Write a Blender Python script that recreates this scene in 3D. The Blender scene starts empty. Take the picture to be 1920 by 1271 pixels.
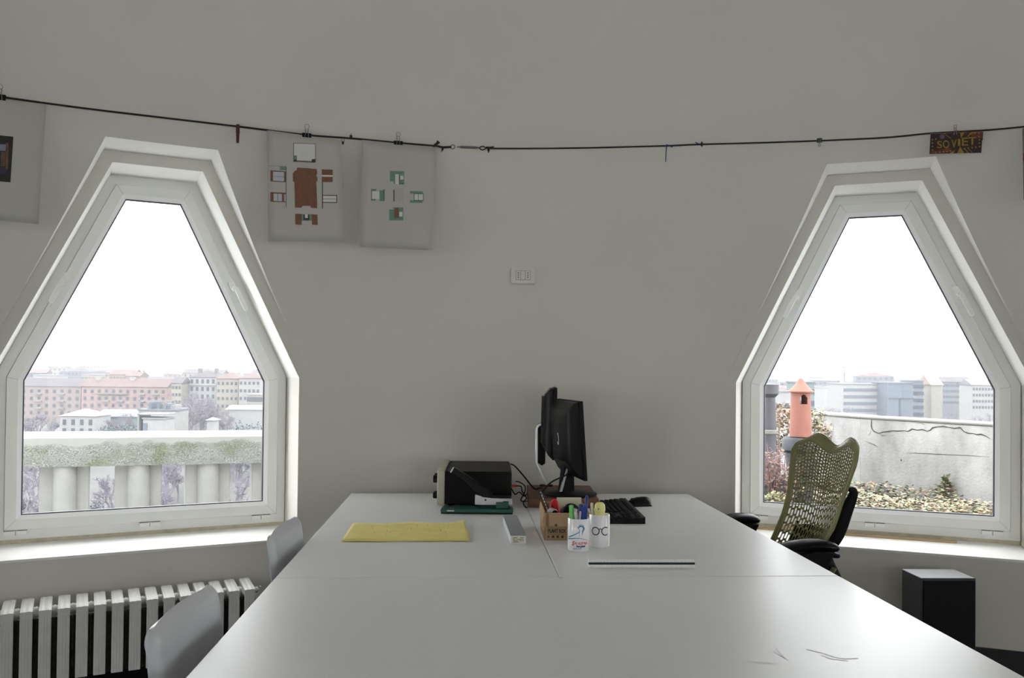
import bpy, bmesh, math, random
from math import sin, cos, pi, sqrt, radians, atan2, hypot
from mathutils import Vector, Matrix, Euler
random.seed(7)
SC = bpy.context.scene
COL = SC.collection
# ------------------------------------------------------------------ camera, sky, exposure
F, ROLL, V0, PITCH, EYE = 1611.22, .0104, 674.87, .0128, 1.32
cam_d = bpy.data.cameras.new('camera'); cam = bpy.data.objects.new('camera', cam_d); COL.objects.link(cam)
cam_d.sensor_width = 36; cam_d.lens = 36*F/1920; cam_d.shift_y = (V0-635.5)/1920; cam_d.clip_start = .05; cam_d.clip_end = 6000
cr, sr, cp, sp = cos(ROLL), sin(ROLL), cos(PITCH), sin(PITCH)
_up = Vector((0, -sp, cp)); _X = Vector((1, 0, 0)); _fw = Vector((0, cp, sp))
_r = cr*_X + sr*_up; _u = -sr*_X + cr*_up
cam.matrix_world = Matrix(((_r.x, _u.x, -_fw.x, 0), (_r.y, _u.y, -_fw.y, 0), (_r.z, _u.z, -_fw.z, EYE), (0, 0, 0, 1)))
SC.camera = cam
w = bpy.data.worlds.new('world'); SC.world = w; w.use_nodes = True
w.node_tree.nodes['Background'].inputs[0].default_value = (.965, .985, 1.0, 1)
w.node_tree.nodes['Background'].inputs[1].default_value = 6.6
SC.view_settings.view_transform = 'Standard'; SC.view_settings.look = 'None'
SC.view_settings.gamma = 1; SC.view_settings.use_curve_mapping = False
SC.view_settings.exposure = 0.0
SC.cycles.max_bounces = 14; SC.cycles.diffuse_bounces = 8; SC.cycles.glossy_bounces = 4
SC.cycles.transparent_max_bounces = 16; SC.cycles.sample_clamp_indirect = 6
SC.cycles.caustics_reflective = False; SC.cycles.caustics_refractive = False

# ------------------------------------------------------------------ geometry helpers
def ray(u, v):
    xi = (u-960)/F; yi = (v-V0)/F
    x = xi*cr+yi*sr; y = -xi*sr+yi*cr
    return Vector((x, cp+y*sp, sp-y*cp))
def atz(u, v, z):
    d = ray(u, v); t = (z-EYE)/d.z; return Vector((d.x*t, d.y*t, z))
def aty(u, v, Y):
    d = ray(u, v); t = Y/d.y; return Vector((d.x*t, Y, EYE+d.z*t))
CX, CY = .25, .16            # room centre
def oncyl(u, v, R):
    d = ray(u, v); a = d.x**2+d.y**2; b = -2*(d.x*CX+d.y*CY); c = CX*CX+CY*CY-R*R
    t = (-b+sqrt(b*b-4*a*c))/2/a; return Vector((d.x*t, d.y*t, EYE+d.z*t))

class MB:
    def __init__(s): s.v = []; s.f = []; s.m = []
    def add(s, vs, fs, mi=0, M=None):
        o = len(s.v)
        s.v += [tuple(M @ Vector(p)) if M else tuple(p) for p in vs]
        s.f += [tuple(i+o for i in f) for f in fs]; s.m += [mi]*len(fs); return s
    def box(s, x0, x1, y0, y1, z0, z1, mi=0, M=None):
        v = [(x0,y0,z0),(x1,y0,z0),(x1,y1,z0),(x0,y1,z0),(x0,y0,z1),(x1,y0,z1),(x1,y1,z1),(x0,y1,z1)]
        return s.add(v, [(0,3,2,1),(4,5,6,7),(0,1,5,4),(1,2,6,5),(2,3,7,6),(3,0,4,7)], mi, M)
    def prism(s, poly, a, b, mi=0, M=None, axis='y'):
        n = len(poly)
        def P(p, t): return (p[0], t, p[1]) if axis == 'y' else ((p[0], p[1], t) if axis == 'z' else (t, p[0], p[1]))
        v = [P(p, a) for p in poly]+[P(p, b) for p in poly]
        f = [tuple(range(n)), tuple(range(2*n-1, n-1, -1))]+[(i, n+i, n+(i+1) % n, (i+1) % n) for i in range(n)]
        return s.add(v, f, mi, M)
    def lathe(s, prof, seg=24, mi=0, M=None, cap=True, a0=0, a1=2*pi):
        full = abs(a1-a0-2*pi) < 1e-6; ns = seg if full else seg+1
        v = []; f = []; n = len(prof)
        for k in range(ns):
            a = a0+(a1-a0)*k/seg
            v += [(r*cos(a), r*sin(a), z) for r, z in prof]
        for k in range(seg):
            k2 = (k+1) % ns
            for i in range(n-1): f.append((k*n+i, k2*n+i, k2*n+i+1, k*n+i+1))
        if cap and full:
            f.append(tuple(k*n for k in range(ns))[::-1]); f.append(tuple(k*n+n-1 for k in range(ns)))
        return s.add(v, f, mi, M)
    def tube(s, pts, r, seg=8, mi=0, M=None, cap=True):
        pts = [Vector(p) for p in pts]; n = len(pts); v = []; f = []
        rr = r if isinstance(r, (list, tuple)) else [r]*n
        prev = None
        for i, p in enumerate(pts):
            t = (pts[min(i+1, n-1)]-pts[max(i-1, 0)]).normalized()
            if prev is None:
                a = Vector((0, 0, 1)) if abs(t.z) < .9 else Vector((1, 0, 0)); nx = t.cross(a).normalized()
            else:
                nx = (prev-t*prev.dot(t)).normalized()
            prev = nx; ny = t.cross(nx)
            for k in range(seg):
                a = 2*pi*k/seg; v.append(tuple(p+rr[i]*(cos(a)*nx+sin(a)*ny)))
        for i in range(n-1):
            for k in range(seg):
                k2 = (k+1) % seg; f.append((i*seg+k, i*seg+k2, (i+1)*seg+k2, (i+1)*seg+k))
        if cap:
            f.append(tuple(range(seg))[::-1]); f.append(tuple((n-1)*seg+k for k in range(seg)))
        return s.add(v, f, mi, M)
    def ring(s, outer, inner, ya, yb, mi=0, M=None, yi=None):
        """frame ring between two polygons (x,z) with the same number of corners; ya outer-depth, yb front; yi = front at the inner edge"""
        n = len(outer); yi = yb if yi is None else yi
        v = [(p[0], ya, p[1]) for p in outer]+[(p[0], ya, p[1]) for p in inner]+[(p[0], yb, p[1]) for p in outer]+[(p[0], yi, p[1]) for p in inner]
        f = []
        for i in range(n):
            j = (i+1) % n
            f += [(i, j, n+j, n+i), (2*n+i, 3*n+i, 3*n+j, 2*n+j), (i, 2*n+i, 2*n+j, j), (n+i, n+j, 3*n+j, 3*n+i)]
        return s.add(v, f, mi, M)
    def grid(s, fn, nu, nv, mi=0, M=None, close_u=False):
        v = [tuple(fn(i/nu, j/nv)) for i in range(nu+1) for j in range(nv+1)]
        f = [(i*(nv+1)+j, (i+1)*(nv+1)+j, (i+1)*(nv+1)+j+1, i*(nv+1)+j+1) for i in range(nu) for j in range(nv)]
        return s.add(v, f, mi, M)
    def mesh(s, name, mats):
        me = bpy.data.meshes.new(name); me.from_pydata(s.v, [], s.f)
        for m in (mats if isinstance(mats, (list, tuple)) else [mats]): me.materials.append(m)
        me.polygons.foreach_set('material_index', s.m)
        bm = bmesh.new(); bm.from_mesh(me); bmesh.ops.recalc_face_normals(bm, faces=bm.faces); bm.to_mesh(me); bm.free()
        return me
def offset(poly, d):
    """inset a convex polygon by d (positive = inwards)"""
    n = len(poly); A = sum(poly[i][0]*poly[(i+1) % n][1]-poly[(i+1) % n][0]*poly[i][1] for i in range(n))
    sg = 1 if A > 0 else -1; L = []
    for i in range(n):
        a = Vector(poly[i]); b = Vector(poly[(i+1) % n]); t = (b-a).normalized(); nn = Vector((-t.y, t.x))*sg
        L.append((a+nn*d, t))
    out = []
    for i in range(n):
        p, t = L[i-1]; q, s_ = L[i]
        den = t.x*s_.y-t.y*s_.x; k = ((q.x-p.x)*s_.y-(q.y-p.y)*s_.x)/den
        out.append((p.x+t.x*k, p.y+t.y*k))
    return out
def rrect(w_, h, r, n=4, cx=0, cy=0):
    out = []
    for qx, qy, a0 in ((1, 1, 0), (-1, 1, 90), (-1, -1, 180), (1, -1, 270)):
        for k in range(n+1):
            a = radians(a0+90*k/n); out.append((cx+qx*(w_/2-r)+r*cos(a), cy+qy*(h/2-r)+r*sin(a)))
    return out
def T(x=0, y=0, z=0, rz=0, rx=0, ry=0): return Matrix.Translation((x, y, z)) @ Euler((rx, ry, rz)).to_matrix().to_4x4()

def obj(name, mb, mat, parent=None, smooth=False, bevel=0, loc=None, rotz=0, segs=2, angle=40):
    me = mb.mesh(name, mat) if isinstance(mb, MB) else mb
    o = bpy.data.objects.new(name, me); COL.objects.link(o)
    if smooth:
        me.polygons.foreach_set('use_smooth', [True]*len(me.polygons)); me.set_sharp_from_angle(angle=radians(angle))
    if bevel:
        md = o.modifiers.new('bevel', 'BEVEL'); md.width = bevel; md.segments = segs; md.limit_method = 'ANGLE'; md.angle_limit = radians(35); md.harden_normals = False
        if not smooth:
            me.polygons.foreach_set('use_smooth', [True]*len(me.polygons)); me.set_sharp_from_angle(angle=radians(30))
    if loc is not None: o.location = loc
    o.rotation_euler.z = rotz
    if parent: o.parent = parent
    return o
def tag(o, label, cat, group=None, kind=None):
    if label: o['label'] = label
    if cat: o['category'] = cat
    if group: o['group'] = group
    if kind: o['kind'] = kind
    return o
def thing(name, label, cat, loc=(0, 0, 0), rotz=0, group=None, kind=None):
    o = bpy.data.objects.new(name, None); COL.objects.link(o); o.location = loc; o.rotation_euler.z = rotz
    o.empty_display_size = .05
    return tag(o, label, cat, group, kind)
def copy_tree(o, parent=None):
    c = o.copy(); COL.objects.link(c); c.parent = parent
    for ch in list(o.children): copy_tree(ch, c)
    return c
def text_polys(txt, size, bold=0.0, align='LEFT', sx=1.0, res=3):
    cu = bpy.data.curves.new('lettering', 'FONT'); cu.body = txt; cu.size = size; cu.align_x = align; cu.offset = bold; cu.resolution_u = res
    o = bpy.data.objects.new('lettering', cu); COL.objects.link(o)
    dg = bpy.context.evaluated_depsgraph_get(); me = o.evaluated_get(dg).to_mesh()
    vs = [(v.co.x*sx, v.co.y) for v in me.vertices]; fs = [tuple(p.vertices) for p in me.polygons]
    o.evaluated_get(dg).to_mesh_clear(); bpy.data.objects.remove(o); bpy.data.curves.remove(cu)
    return vs, fs
def add_text(mb, txt, size, place, mi=0, **k):
    vs, fs = text_polys(txt, size, **k); mb.add([place(*p) for p in vs], fs, mi)

# ------------------------------------------------------------------ materials
def mat(name, col, rough=.6, metal=0, var=.04, scale=8, bump=0, bscale=60, spec=.5, coat=0, trans=0, stretch=None):
    m = bpy.data.materials.new(name); m.use_nodes = True; nt = m.node_tree; b = nt.nodes['Principled BSDF']
    b.inputs['Roughness'].default_value = rough; b.inputs['Metallic'].default_value = metal
    b.inputs['Specular IOR Level'].default_value = spec; b.inputs['Coat Weight'].default_value = coat
    if trans: b.inputs['Transmission Weight'].default_value = trans
    tc = nt.nodes.new('ShaderNodeTexCoord'); mp = nt.nodes.new('ShaderNodeMapping'); nt.links.new(tc.outputs['Object'], mp.inputs[0])
    if stretch: mp.inputs['Scale'].default_value = stretch
    n = nt.nodes.new('ShaderNodeTexNoise'); n.inputs['Scale'].default_value = scale; n.inputs['Detail'].default_value = 4
    nt.links.new(mp.outputs[0], n.inputs['Vector'])
    rp = nt.nodes.new('ShaderNodeValToRGB'); c = list(col)
    rp.color_ramp.elements[0].position = .3; rp.color_ramp.elements[1].position = .7
    rp.color_ramp.elements[0].color = [x*(1-var) for x in c]+[1]; rp.color_ramp.elements[1].color = [min(1, x*(1+var)) for x in c]+[1]
    nt.links.new(n.outputs['Fac'], rp.inputs[0]); nt.links.new(rp.outputs[0], b.inputs['Base Color'])
    if bump:
        n2 = nt.nodes.new('ShaderNodeTexNoise'); n2.inputs['Scale'].default_value = bscale; n2.inputs['Detail'].default_value = 3
        nt.links.new(mp.outputs[0], n2.inputs['Vector'])
        bp = nt.nodes.new('ShaderNodeBump'); bp.inputs['Strength'].default_value = bump; bp.inputs['Distance'].default_value = .01
        nt.links.new(n2.outputs['Fac'], bp.inputs['Height']); nt.links.new(bp.outputs[0], b.inputs['Normal'])
    return m
M_ = {}
M_['plaster'] = mat('wall_plaster', (.72, .695, .645), .85, var=.02, scale=1.5, bump=.10, bscale=18, spec=.2)
M_['reveal'] = mat('reveal_paint', (.88, .875, .85), .6, var=.01, scale=3, bump=.03, bscale=25)
M_['floor'] = mat('dark_floor', (.018, .017, .016), .45, var=.2, scale=4)
M_['skirt'] = mat('black_skirting', (.012, .012, .012), .5)
M_['pvc'] = mat('white_pvc', (.87, .88, .855), .35, var=.01, scale=3)
M_['bead'] = mat('white_bead', (.86, .86, .87), .3, var=.01)
M_['gasket'] = mat('black_gasket', (.07, .07, .08), .5)
M_['cream'] = mat('aged_cream_filler', (.62, .58, .45), .8, var=.15, scale=20)
M_['hairline'] = mat('joint_shadow_gap', (.25, .25, .24), .8)
M_['desk'] = mat('white_laminate', (.74, .745, .75), .36, var=.015, scale=2, bump=.01, bscale=90, spec=.9)
M_['deskedge'] = mat('white_edge_band', (.80, .80, .80), .4)
M_['steelwhite'] = mat('white_steel', (.72, .72, .72), .4)
M_['black'] = mat('black_plastic', (.006, .006, .007), .34, var=.1, spec=.13)
M_['blackmat'] = mat('black_matt', (.006, .006, .006), .6, var=.1, spec=.2)
M_['ampcase'] = mat('dark_brushed_case', (.008, .0075, .007), .42, var=.35, scale=9, stretch=(1, .08, .2), spec=.08)
M_['darkgrey'] = mat('dark_grey_plastic', (.018, .018, .02), .4, var=.1, spec=.3)
M_['alu'] = mat('brushed_aluminium', (.62, .63, .64), .32, metal=.8, var=.05)
M_['silver'] = mat('silver_paint', (.48, .49, .50), .35, metal=.4)
M_['beige'] = mat('beige_fascia', (.42, .40, .31), .45, var=.06)
M_['green'] = mat('green_enamel', (.006, .075, .055), .3, var=.1)
M_['yellow'] = mat('yellow_tracing_paper', (.76, .66, .22), .75, var=.06, scale=14, bump=.15, bscale=24)
M_['yellowdark'] = mat('pencil_line', (.36, .30, .08), .8)
M_['card'] = mat('brown_cardboard', (.36, .24, .13), .8, var=.10, scale=30, stretch=(1, 1, .2))
M_['cardedge'] = mat('cardboard_edge', (.50, .36, .2), .85)
M_['ink'] = mat('dark_brown_ink', (.05, .03, .025), .8)
M_['wood'] = mat('brown_wood', (.14, .065, .03), .5, var=.3, scale=12, stretch=(.3, 1, 3))
M_['palewood'] = mat('pale_wood', (.50, .34, .18), .6, var=.15, scale=20, stretch=(.2, 1, 1))
M_['ceramic'] = mat('white_ceramic', (.82, .82, .83), .16, var=.01, coat=.3)
M_['blueink'] = mat('blue_print', (.02, .19, .36), .4)
M_['navyink'] = mat('navy_print', (.02, .05, .2), .4)
M_['redink'] = mat('red_print', (.62, .03, .03), .4)
M_['blackink'] = mat('black_print', (.01, .01, .014), .4)
M_['red'] = mat('red_plastic', (.60, .008, .02), .28)
M_['limegreen'] = mat('green_marker_plastic', (.16, .55, .13), .3)
M_['bluep'] = mat('blue_plastic', (.01, .035, .25), .3)
M_['bluewhite'] = mat('pale_blue_plastic', (.25, .45, .75), .35)
M_['palepen'] = mat('pale_pen_plastic', (.60, .58, .62), .3)
M_['lemon'] = mat('translucent_lemon_plastic', (.80, .76, .28), .25, var=.12, scale=40)
M_['label'] = mat('cream_label', (.68, .66, .50), .7)
M_['greybox'] = mat('grey_paper_box', (.26, .28, .30), .6, var=.05, scale=20)
M_['greyboxside'] = mat('pale_box_side', (.66, .68, .72), .5)
M_['paper'] = mat('matt_paper', (.50, .485, .45), .8, var=.015, scale=3)
M_['palepaper'] = mat('printed_pale_area', (.70, .69, .65), .8)
M_['pblue'] = mat('printed_pale_blue', (.52, .56, .60), .8)
M_['brick'] = mat('printed_brick_red', (.21, .095, .06), .8, var=.08, scale=60)
M_['teal'] = mat('printed_green', (.16, .28, .215), .8, var=.05)
M_['line'] = mat('printed_line', (.07, .065, .06), .8)
M_['faint'] = mat('printed_faint_line', (.42, .40, .37), .8)
M_['rope'] = mat('dark_rope', (.018, .014, .012), .8)
M_['wire'] = mat('clip_wire', (.28, .27, .26), .35, metal=.8)
M_['maroon'] = mat('maroon_plastic', (.06, .01, .018), .5)
M_['darkgreen'] = mat('dark_green_clip', (.008, .03, .015), .4)
M_['tieblue'] = mat('blue_tie', (.01, .03, .12), .5)
M_['socket'] = mat('socket_plastic', (.74, .72, .68), .4)
M_['hole'] = mat('dark_hole', (.02, .02, .02), .8)
M_['radiator'] = mat('radiator_enamel', (.70, .695, .67), .38, var=.05, scale=14, bump=.05, bscale=60)
M_['shell'] = mat('pale_grey_shell', (.52, .53, .56), .33, var=.01)
M_['olive'] = mat('olive_polymer', (.24, .235, .10), .42, var=.06)
M_['seatmesh'] = mat('dark_seat_fabric', (.03, .03, .03), .8, bump=.2, bscale=300)
M_['concrete'] = mat('white_concrete', (0.2009, 0.2009, 0.1927), .85, var=.06, scale=12, bump=.3, bscale=35)

def nodes_mat(name):
    m = bpy.data.materials.new(name); m.use_nodes = True; nt = m.node_tree
    return m, nt, nt.nodes['Principled BSDF'], lambda t: nt.nodes.new(t)
def glass_mat():
    m, nt, b, N = nodes_mat('window_glass'); nt.nodes.remove(b); out = nt.nodes['Material Output']
    tr = N('ShaderNodeBsdfTransparent'); tr.inputs[0].default_value = (.95, .96, .96, 1); gl = N('ShaderNodeBsdfGlossy'); gl.inputs['Roughness'].default_value = .01
    fr = N('ShaderNodeFresnel'); fr.inputs[0].default_value = 1.12; mx = N('ShaderNodeMixShader')
    nt.links.new(fr.outputs[0], mx.inputs[0]); nt.links.new(tr.outputs[0], mx.inputs[1]); nt.links.new(gl.outputs[0], mx.inputs[2]); nt.links.new(mx.outputs[0], out.inputs[0])
    return m
M_['glass'] = glass_mat()
def beam_mat():
    """white painted concrete with moss stains and pitted, flaking lower half"""
    m, nt, b, N = nodes_mat('mossy_flaking_concrete'); b.inputs['Roughness'].default_value = .9
    tc = N('ShaderNodeTexCoord'); L = nt.links.new
    v = N('ShaderNodeTexVoronoi'); v.feature = 'DISTANCE_TO_EDGE'; v.inputs['Scale'].default_value = 62
    mp = N('ShaderNodeMapping'); mp.inputs['Scale'].default_value = (1, 1, 1.5); L(tc.outputs['Object'], mp.inputs[0])
    nz = N('ShaderNodeTexNoise'); nz.inputs['Scale'].default_value = 14; nz.inputs['Detail'].default_value = 6; L(mp.outputs[0], nz.inputs['Vector'])
    mixv = N('ShaderNodeMix'); mixv.data_type = 'VECTOR'; mixv.inputs[0].default_value = .16; L(mp.outputs[0], mixv.inputs[4]); L(nz.outputs['Color'], mixv.inputs[5]); L(mixv.outputs[1], v.inputs['Vector'])
    sx = N('ShaderNodeSeparateXYZ'); L(tc.outputs['Object'], sx.inputs[0])
    # rough lower zone with a ragged upper border
    nb = N('ShaderNodeTexNoise'); nb.inputs['Scale'].default_value = 5; nb.inputs['Detail'].default_value = 5; L(tc.outputs['Object'], nb.inputs['Vector'])
    ma = N('ShaderNodeMath'); ma.operation = 'MULTIPLY_ADD'; ma.inputs[1].default_value = .16; L(nb.outputs['Fac'], ma.inputs[0]); L(sx.outputs['Z'], ma.inputs[2])
    zone = N('ShaderNodeMapRange'); zone.inputs[1].default_value = .885; zone.inputs[2].default_value = .855; L(ma.outputs[0], zone.inputs[0])
    crk = N('ShaderNodeMapRange'); crk.inputs[1].default_value = .0; crk.inputs[2].default_value = .07; crk.inputs[3].default_value = 1; crk.inputs[4].default_value = 0; L(v.outputs['Distance'], crk.inputs[0])
    mu = N('ShaderNodeMath'); mu.operation = 'MULTIPLY'; L(crk.outputs[0], mu.inputs[0]); L(zone.outputs[0], mu.inputs[1])
    nm = N('ShaderNodeTexNoise'); nm.inputs['Scale'].default_value = 3.2; nm.inputs['Detail'].default_value = 7; L(tc.outputs['Object'], nm.inputs['Vector'])
    mr = N('ShaderNodeMapRange'); mr.inputs[1].default_value = .50; mr.inputs[2].default_value = .68; L(nm.outputs['Fac'], mr.inputs[0])
    m2 = N('ShaderNodeMath'); m2.operation = 'MULTIPLY'; L(mr.outputs[0], m2.inputs[0]); L(zone.outputs[0], m2.inputs[1])
    c1 = N('ShaderNodeMix'); c1.data_type = 'RGBA'; c1.inputs[6].default_value = (.20, .205, .192, 1); c1.inputs[7].default_value = (.09, .105, .045, 1)
    m3 = N('ShaderNodeMath'); m3.operation = 'MULTIPLY'; m3.inputs[1].default_value = .75; L(m2.outputs[0], m3.inputs[0]); L(m3.outputs[0], c1.inputs[0])
    c2 = N('ShaderNodeMix'); c2.data_type = 'RGBA'; c2.inputs[7].default_value = (.07, .075, .045, 1); L(c1.outputs[2], c2.inputs[6])
    m4 = N('ShaderNodeMath'); m4.operation = 'MULTIPLY'; m4.inputs[1].default_value = .30; L(mu.outputs[0], m4.inputs[0]); L(m4.outputs[0], c2.inputs[0]); L(c2.outputs[2], b.inputs['Base Color'])
    bp = N('ShaderNodeBump'); bp.inputs['Strength'].default_value = .8; bp.inputs['Distance'].default_value = .012; bp.invert = True; L(mu.outputs[0], bp.inputs['Height']); L(bp.outputs[0], b.inputs['Normal'])
    return m
M_['beam'] = beam_mat()
def cracked_mat():
    m, nt, b, N = nodes_mat('stained_concrete'); b.inputs['Roughness'].default_value = .9; L = nt.links.new
    tc = N('ShaderNodeTexCoord'); n = N('ShaderNodeTexNoise'); n.inputs['Scale'].default_value = 4; n.inputs['Detail'].default_value = 9; n.inputs['Roughness'].default_value = .65
    mp = N('ShaderNodeMapping'); mp.inputs['Scale'].default_value = (1, 1, .5); L(tc.outputs['Object'], mp.inputs[0]); L(mp.outputs[0], n.inputs['Vector'])
    r = N('ShaderNodeValToRGB'); r.color_ramp.elements[0].position = .35; r.color_ramp.elements[0].color = (.235, .235, .23, 1); r.color_ramp.elements[1].position = .6; r.color_ramp.elements[1].color = (.36, .36, .355, 1)
    L(n.outputs['Fac'], r.inputs[0]); L(r.outputs[0], b.inputs['Base Color'])
    n2 = N('ShaderNodeTexNoise'); n2.inputs['Scale'].default_value = 60; L(tc.outputs['Object'], n2.inputs['Vector'])
    bp = N('ShaderNodeBump'); bp.inputs['Strength'].default_value = .3; bp.inputs['Distance'].default_value = .01; L(n2.outputs['Fac'], bp.inputs['Height']); L(bp.outputs[0], b.inputs['Normal'])
    return m
M_['cracked'] = cracked_mat()
M_['crack'] = mat('dark_crack', (0.0369, 0.0369, 0.0328), .9)
M_['concap'] = mat('pale_coping', (0.1804, 0.1763, 0.1681), .85, var=.08, scale=10, bump=.2, bscale=40)
M_['terracotta'] = mat('terracotta', (0.2460, 0.1025, 0.0779), .75, var=.14, scale=6, bump=.15, bscale=30)
M_['zinc'] = mat('grey_violet_metal', (0.0697, 0.0672, 0.0820), .6, var=.15, scale=6)
M_['slate'] = mat('dark_grey_pot', (0.0369, 0.0394, 0.0467), .6, var=.25, scale=7)
M_['whiteband'] = mat('white_band', (0.1968, 0.1886, 0.1722), .7)
M_['twig'] = mat('dry_pink_stem', (0.2132, 0.1394, 0.1312), .8, var=.25, scale=9)
M_['leafr'] = mat('reddish_leaf', (0.2788, 0.1558, 0.1066), .7, var=.25, scale=15)
M_['leafg'] = mat('dull_green_leaf', (0.1148, 0.1435, 0.0738), .7, var=.3, scale=15)
M_['leafy'] = mat('pale_yellow_leaf', (0.2706, 0.2624, 0.1312), .7, var=.25, scale=15)
M_['leafgrey'] = mat('grey_green_leaf', (0.1722, 0.2132, 0.1804), .7, var=.2, scale=15)
M_['leafp'] = mat('peach_leaf', (0.3116, 0.2296, 0.1558), .7, var=.2, scale=15)
M_['soil'] = mat('planter_soil', (.05, .04, .03), .95, var=.3, scale=20)
M_['terrace'] = mat('terrace_concrete', (.42, .42, .40), .9, var=.1)
M_['ground'] = mat('city_ground', (0.0615, 0.0615, 0.0574), .95, var=.35, scale=.03)
M_['treebark'] = mat('bare_tree_bark', (0.1320, 0.1210, 0.1430), .9)
M_['treegreen'] = mat('evergreen_foliage', (0.0630, 0.0900, 0.0945), .9, var=.3, scale=1.5)
for k, c in dict(pink=(.21, .145, .135), pinkpale=(.19, .15, .14), cream=(.21, .195, .165), white=(.25, .25, .25), offwhite=(.22, .215, .21), grey=(.12, .125, .145),
                 bluegrey=(.10, .12, .15), roofred=(.105, .068, .064), roofgrey=(.065, .058, .064), roofwhite=(.19, .19, .19), pane=(.05, .058, .072), balcony=(.17, .165, .16),
                 brown=(.14, .11, .10), peach=(.22, .17, .135), teal=(.12, .16, .155)).items():
    M_['b_'+k] = mat('facade_'+k, [x_*.82 for x_ in c], .85, var=.06, scale=.6)

# ------------------------------------------------------------------ the round room
RW, RD, ZD = 4.15, 2.2, 1.2      # wall radius, radius of the dome curve, height where it starts
def rin(z): return RW if z < ZD else RW-RD+sqrt(max(0, RD*RD-(z-ZD)**2))
def an_normal(p):
    dx, dy = p.x-CX, p.y-CY; r = hypot(dx, dy)
    if p.z <= ZD or r < 1e-4: n = Vector((-dx, -dy, 0)) if r > 1e-4 else Vector((0, 0, -1))
    else: q = r-(RW-RD); n = Vector((-dx/r*q, -dy/r*q, -(p.z-ZD)))
    return n.normalized()
WINS = [(-1.712, 4.0757, .4647), (1.7965, 4.2592, -.3605)]
RG = 4.38
for k, base in ((1, .4647), (2, .4647), (3, .4647), (1, -.3605), (2, -.3605), (3, -.3605)):
    a = base+(radians(45)*k if base > 0 else -radians(45)*k)
    WINS.append((CX-RG*sin(a), CY+RG*cos(a), a))
MID = .279
HEX = [(-.634, .548), (.634, .548), (.634, 1.28), (.19, 2.2145), (-.19, 2.2145), (-.634, 1.28)]
OPEN = [(-.637, .49), (.637, .49), (.637, 1.2756), (.187, 2.2146), (-.187, 2.2146), (-.637, 1.2756)]
OUTER = [(-.685, 1.29), (.685, 1.29), (.221, 2.266), (-.221, 2.266)]
ZT = 2.62
prof = [(4.6, 0.0)]+[(RW, 0.0), (RW, .6), (RW, ZD)]+[(rin(z), z) for z in [ZD+(ZT-ZD)*i/22 for i in range(1, 23)]]+[(4.6, ZT)]
wb = MB(); NS = 192; n_ = len(prof); vs = []
for k in range(NS):
    a = 2*pi*k/NS; vs += [(CX+r*cos(a), CY+r*sin(a), z) for r, z in prof]
fs = [(k*n_+i, k*n_+(i+1) % n_, ((k+1) % NS)*n_+(i+1) % n_, ((k+1) % NS)*n_+i) for k in range(NS) for i in range(n_)]
wb.add(vs, fs); wall_tmp = bpy.data.objects.new('wall_tmp', wb.mesh('wall_tmp', [M_['plaster'], M_['reveal']])); COL.objects.link(wall_tmp)
cuts = []
for i, (x, y, a) in enumerate(WINS):
    for poly, d0, d1 in ((OPEN, -1.3, .9), (OUTER, -1.3, -MID)):
        c = MB(); c.prism(poly, d0, d1, 0, T(x, y, 0, a)); me = c.mesh('cut', [M_['reveal'], M_['reveal']])
        o = bpy.data.objects.new('cut', me); COL.objects.link(o); cuts.append(o)
        md = wall_tmp.modifiers.new('b', 'BOOLEAN'); md.operation = 'DIFFERENCE'; md.object = o; md.solver = 'EXACT'; md.material_mode = 'TRANSFER' if hasattr(md, 'material_mode') else md.material_mode
dg = bpy.context.evaluated_depsgraph_get()
wm = bpy.data.meshes.new_from_object(wall_tmp.evaluated_get(dg))
for o in cuts+[wall_tmp]: bpy.data.objects.remove(o)
wm.name = 'wall_back'; ns = []
wm.polygons.foreach_set('use_smooth', [True]*len(wm.polygons))
for p in wm.polygons:
    c = p.center; r = hypot(c.x-CX, c.y-CY); an = an_normal(c)
    on = abs(r-rin(c.z)) < .02 and an.dot(p.normal) > .97
    if p.material_index == 1 and any(p.normal.dot(Vector((sin(a_), -cos(a_), 0))) > .98 for x_, y_, a_ in WINS): p.material_index = 0
    for li in p.loop_indices: ns.append(an_normal(wm.vertices[wm.loops[li].vertex_index].co) if on else p.normal.copy())
wm.normals_split_custom_set(ns)
o = bpy.data.objects.new('wall_back', wm); COL.objects.link(o); o['kind'] = 'structure'
# ceiling: the rest of the dome
cm = MB(); pr = [(rin(z), z) for z in [ZT+(ZD+RD-ZT)*sin(pi/2*i/12) for i in range(13)]]+[(1.2, ZD+RD), (.6, ZD+RD), (.02, ZD+RD)]
cm.lathe(pr, 192, 0, T(CX, CY, 0), cap=False)
o = obj('ceiling', cm, M_['plaster'], smooth=True, angle=80); o['kind'] = 'structure'
fb = MB(); fb.lathe([(4.4, -.05), (4.4, 0)], 96, 0, T(CX, CY, 0)); o = obj('floor', fb, M_['floor']); o['kind'] = 'structure'
sk = MB(); sk.lathe([(RW+.001, .0), (RW-.014, .0), (RW-.014, .105), (RW-.008, .112), (RW+.001, .112)], 160, 0, T(CX, CY, 0), cap=False)
o = obj('baseboard_back', sk, M_['skirt']); o['kind'] = 'structure'

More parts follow.
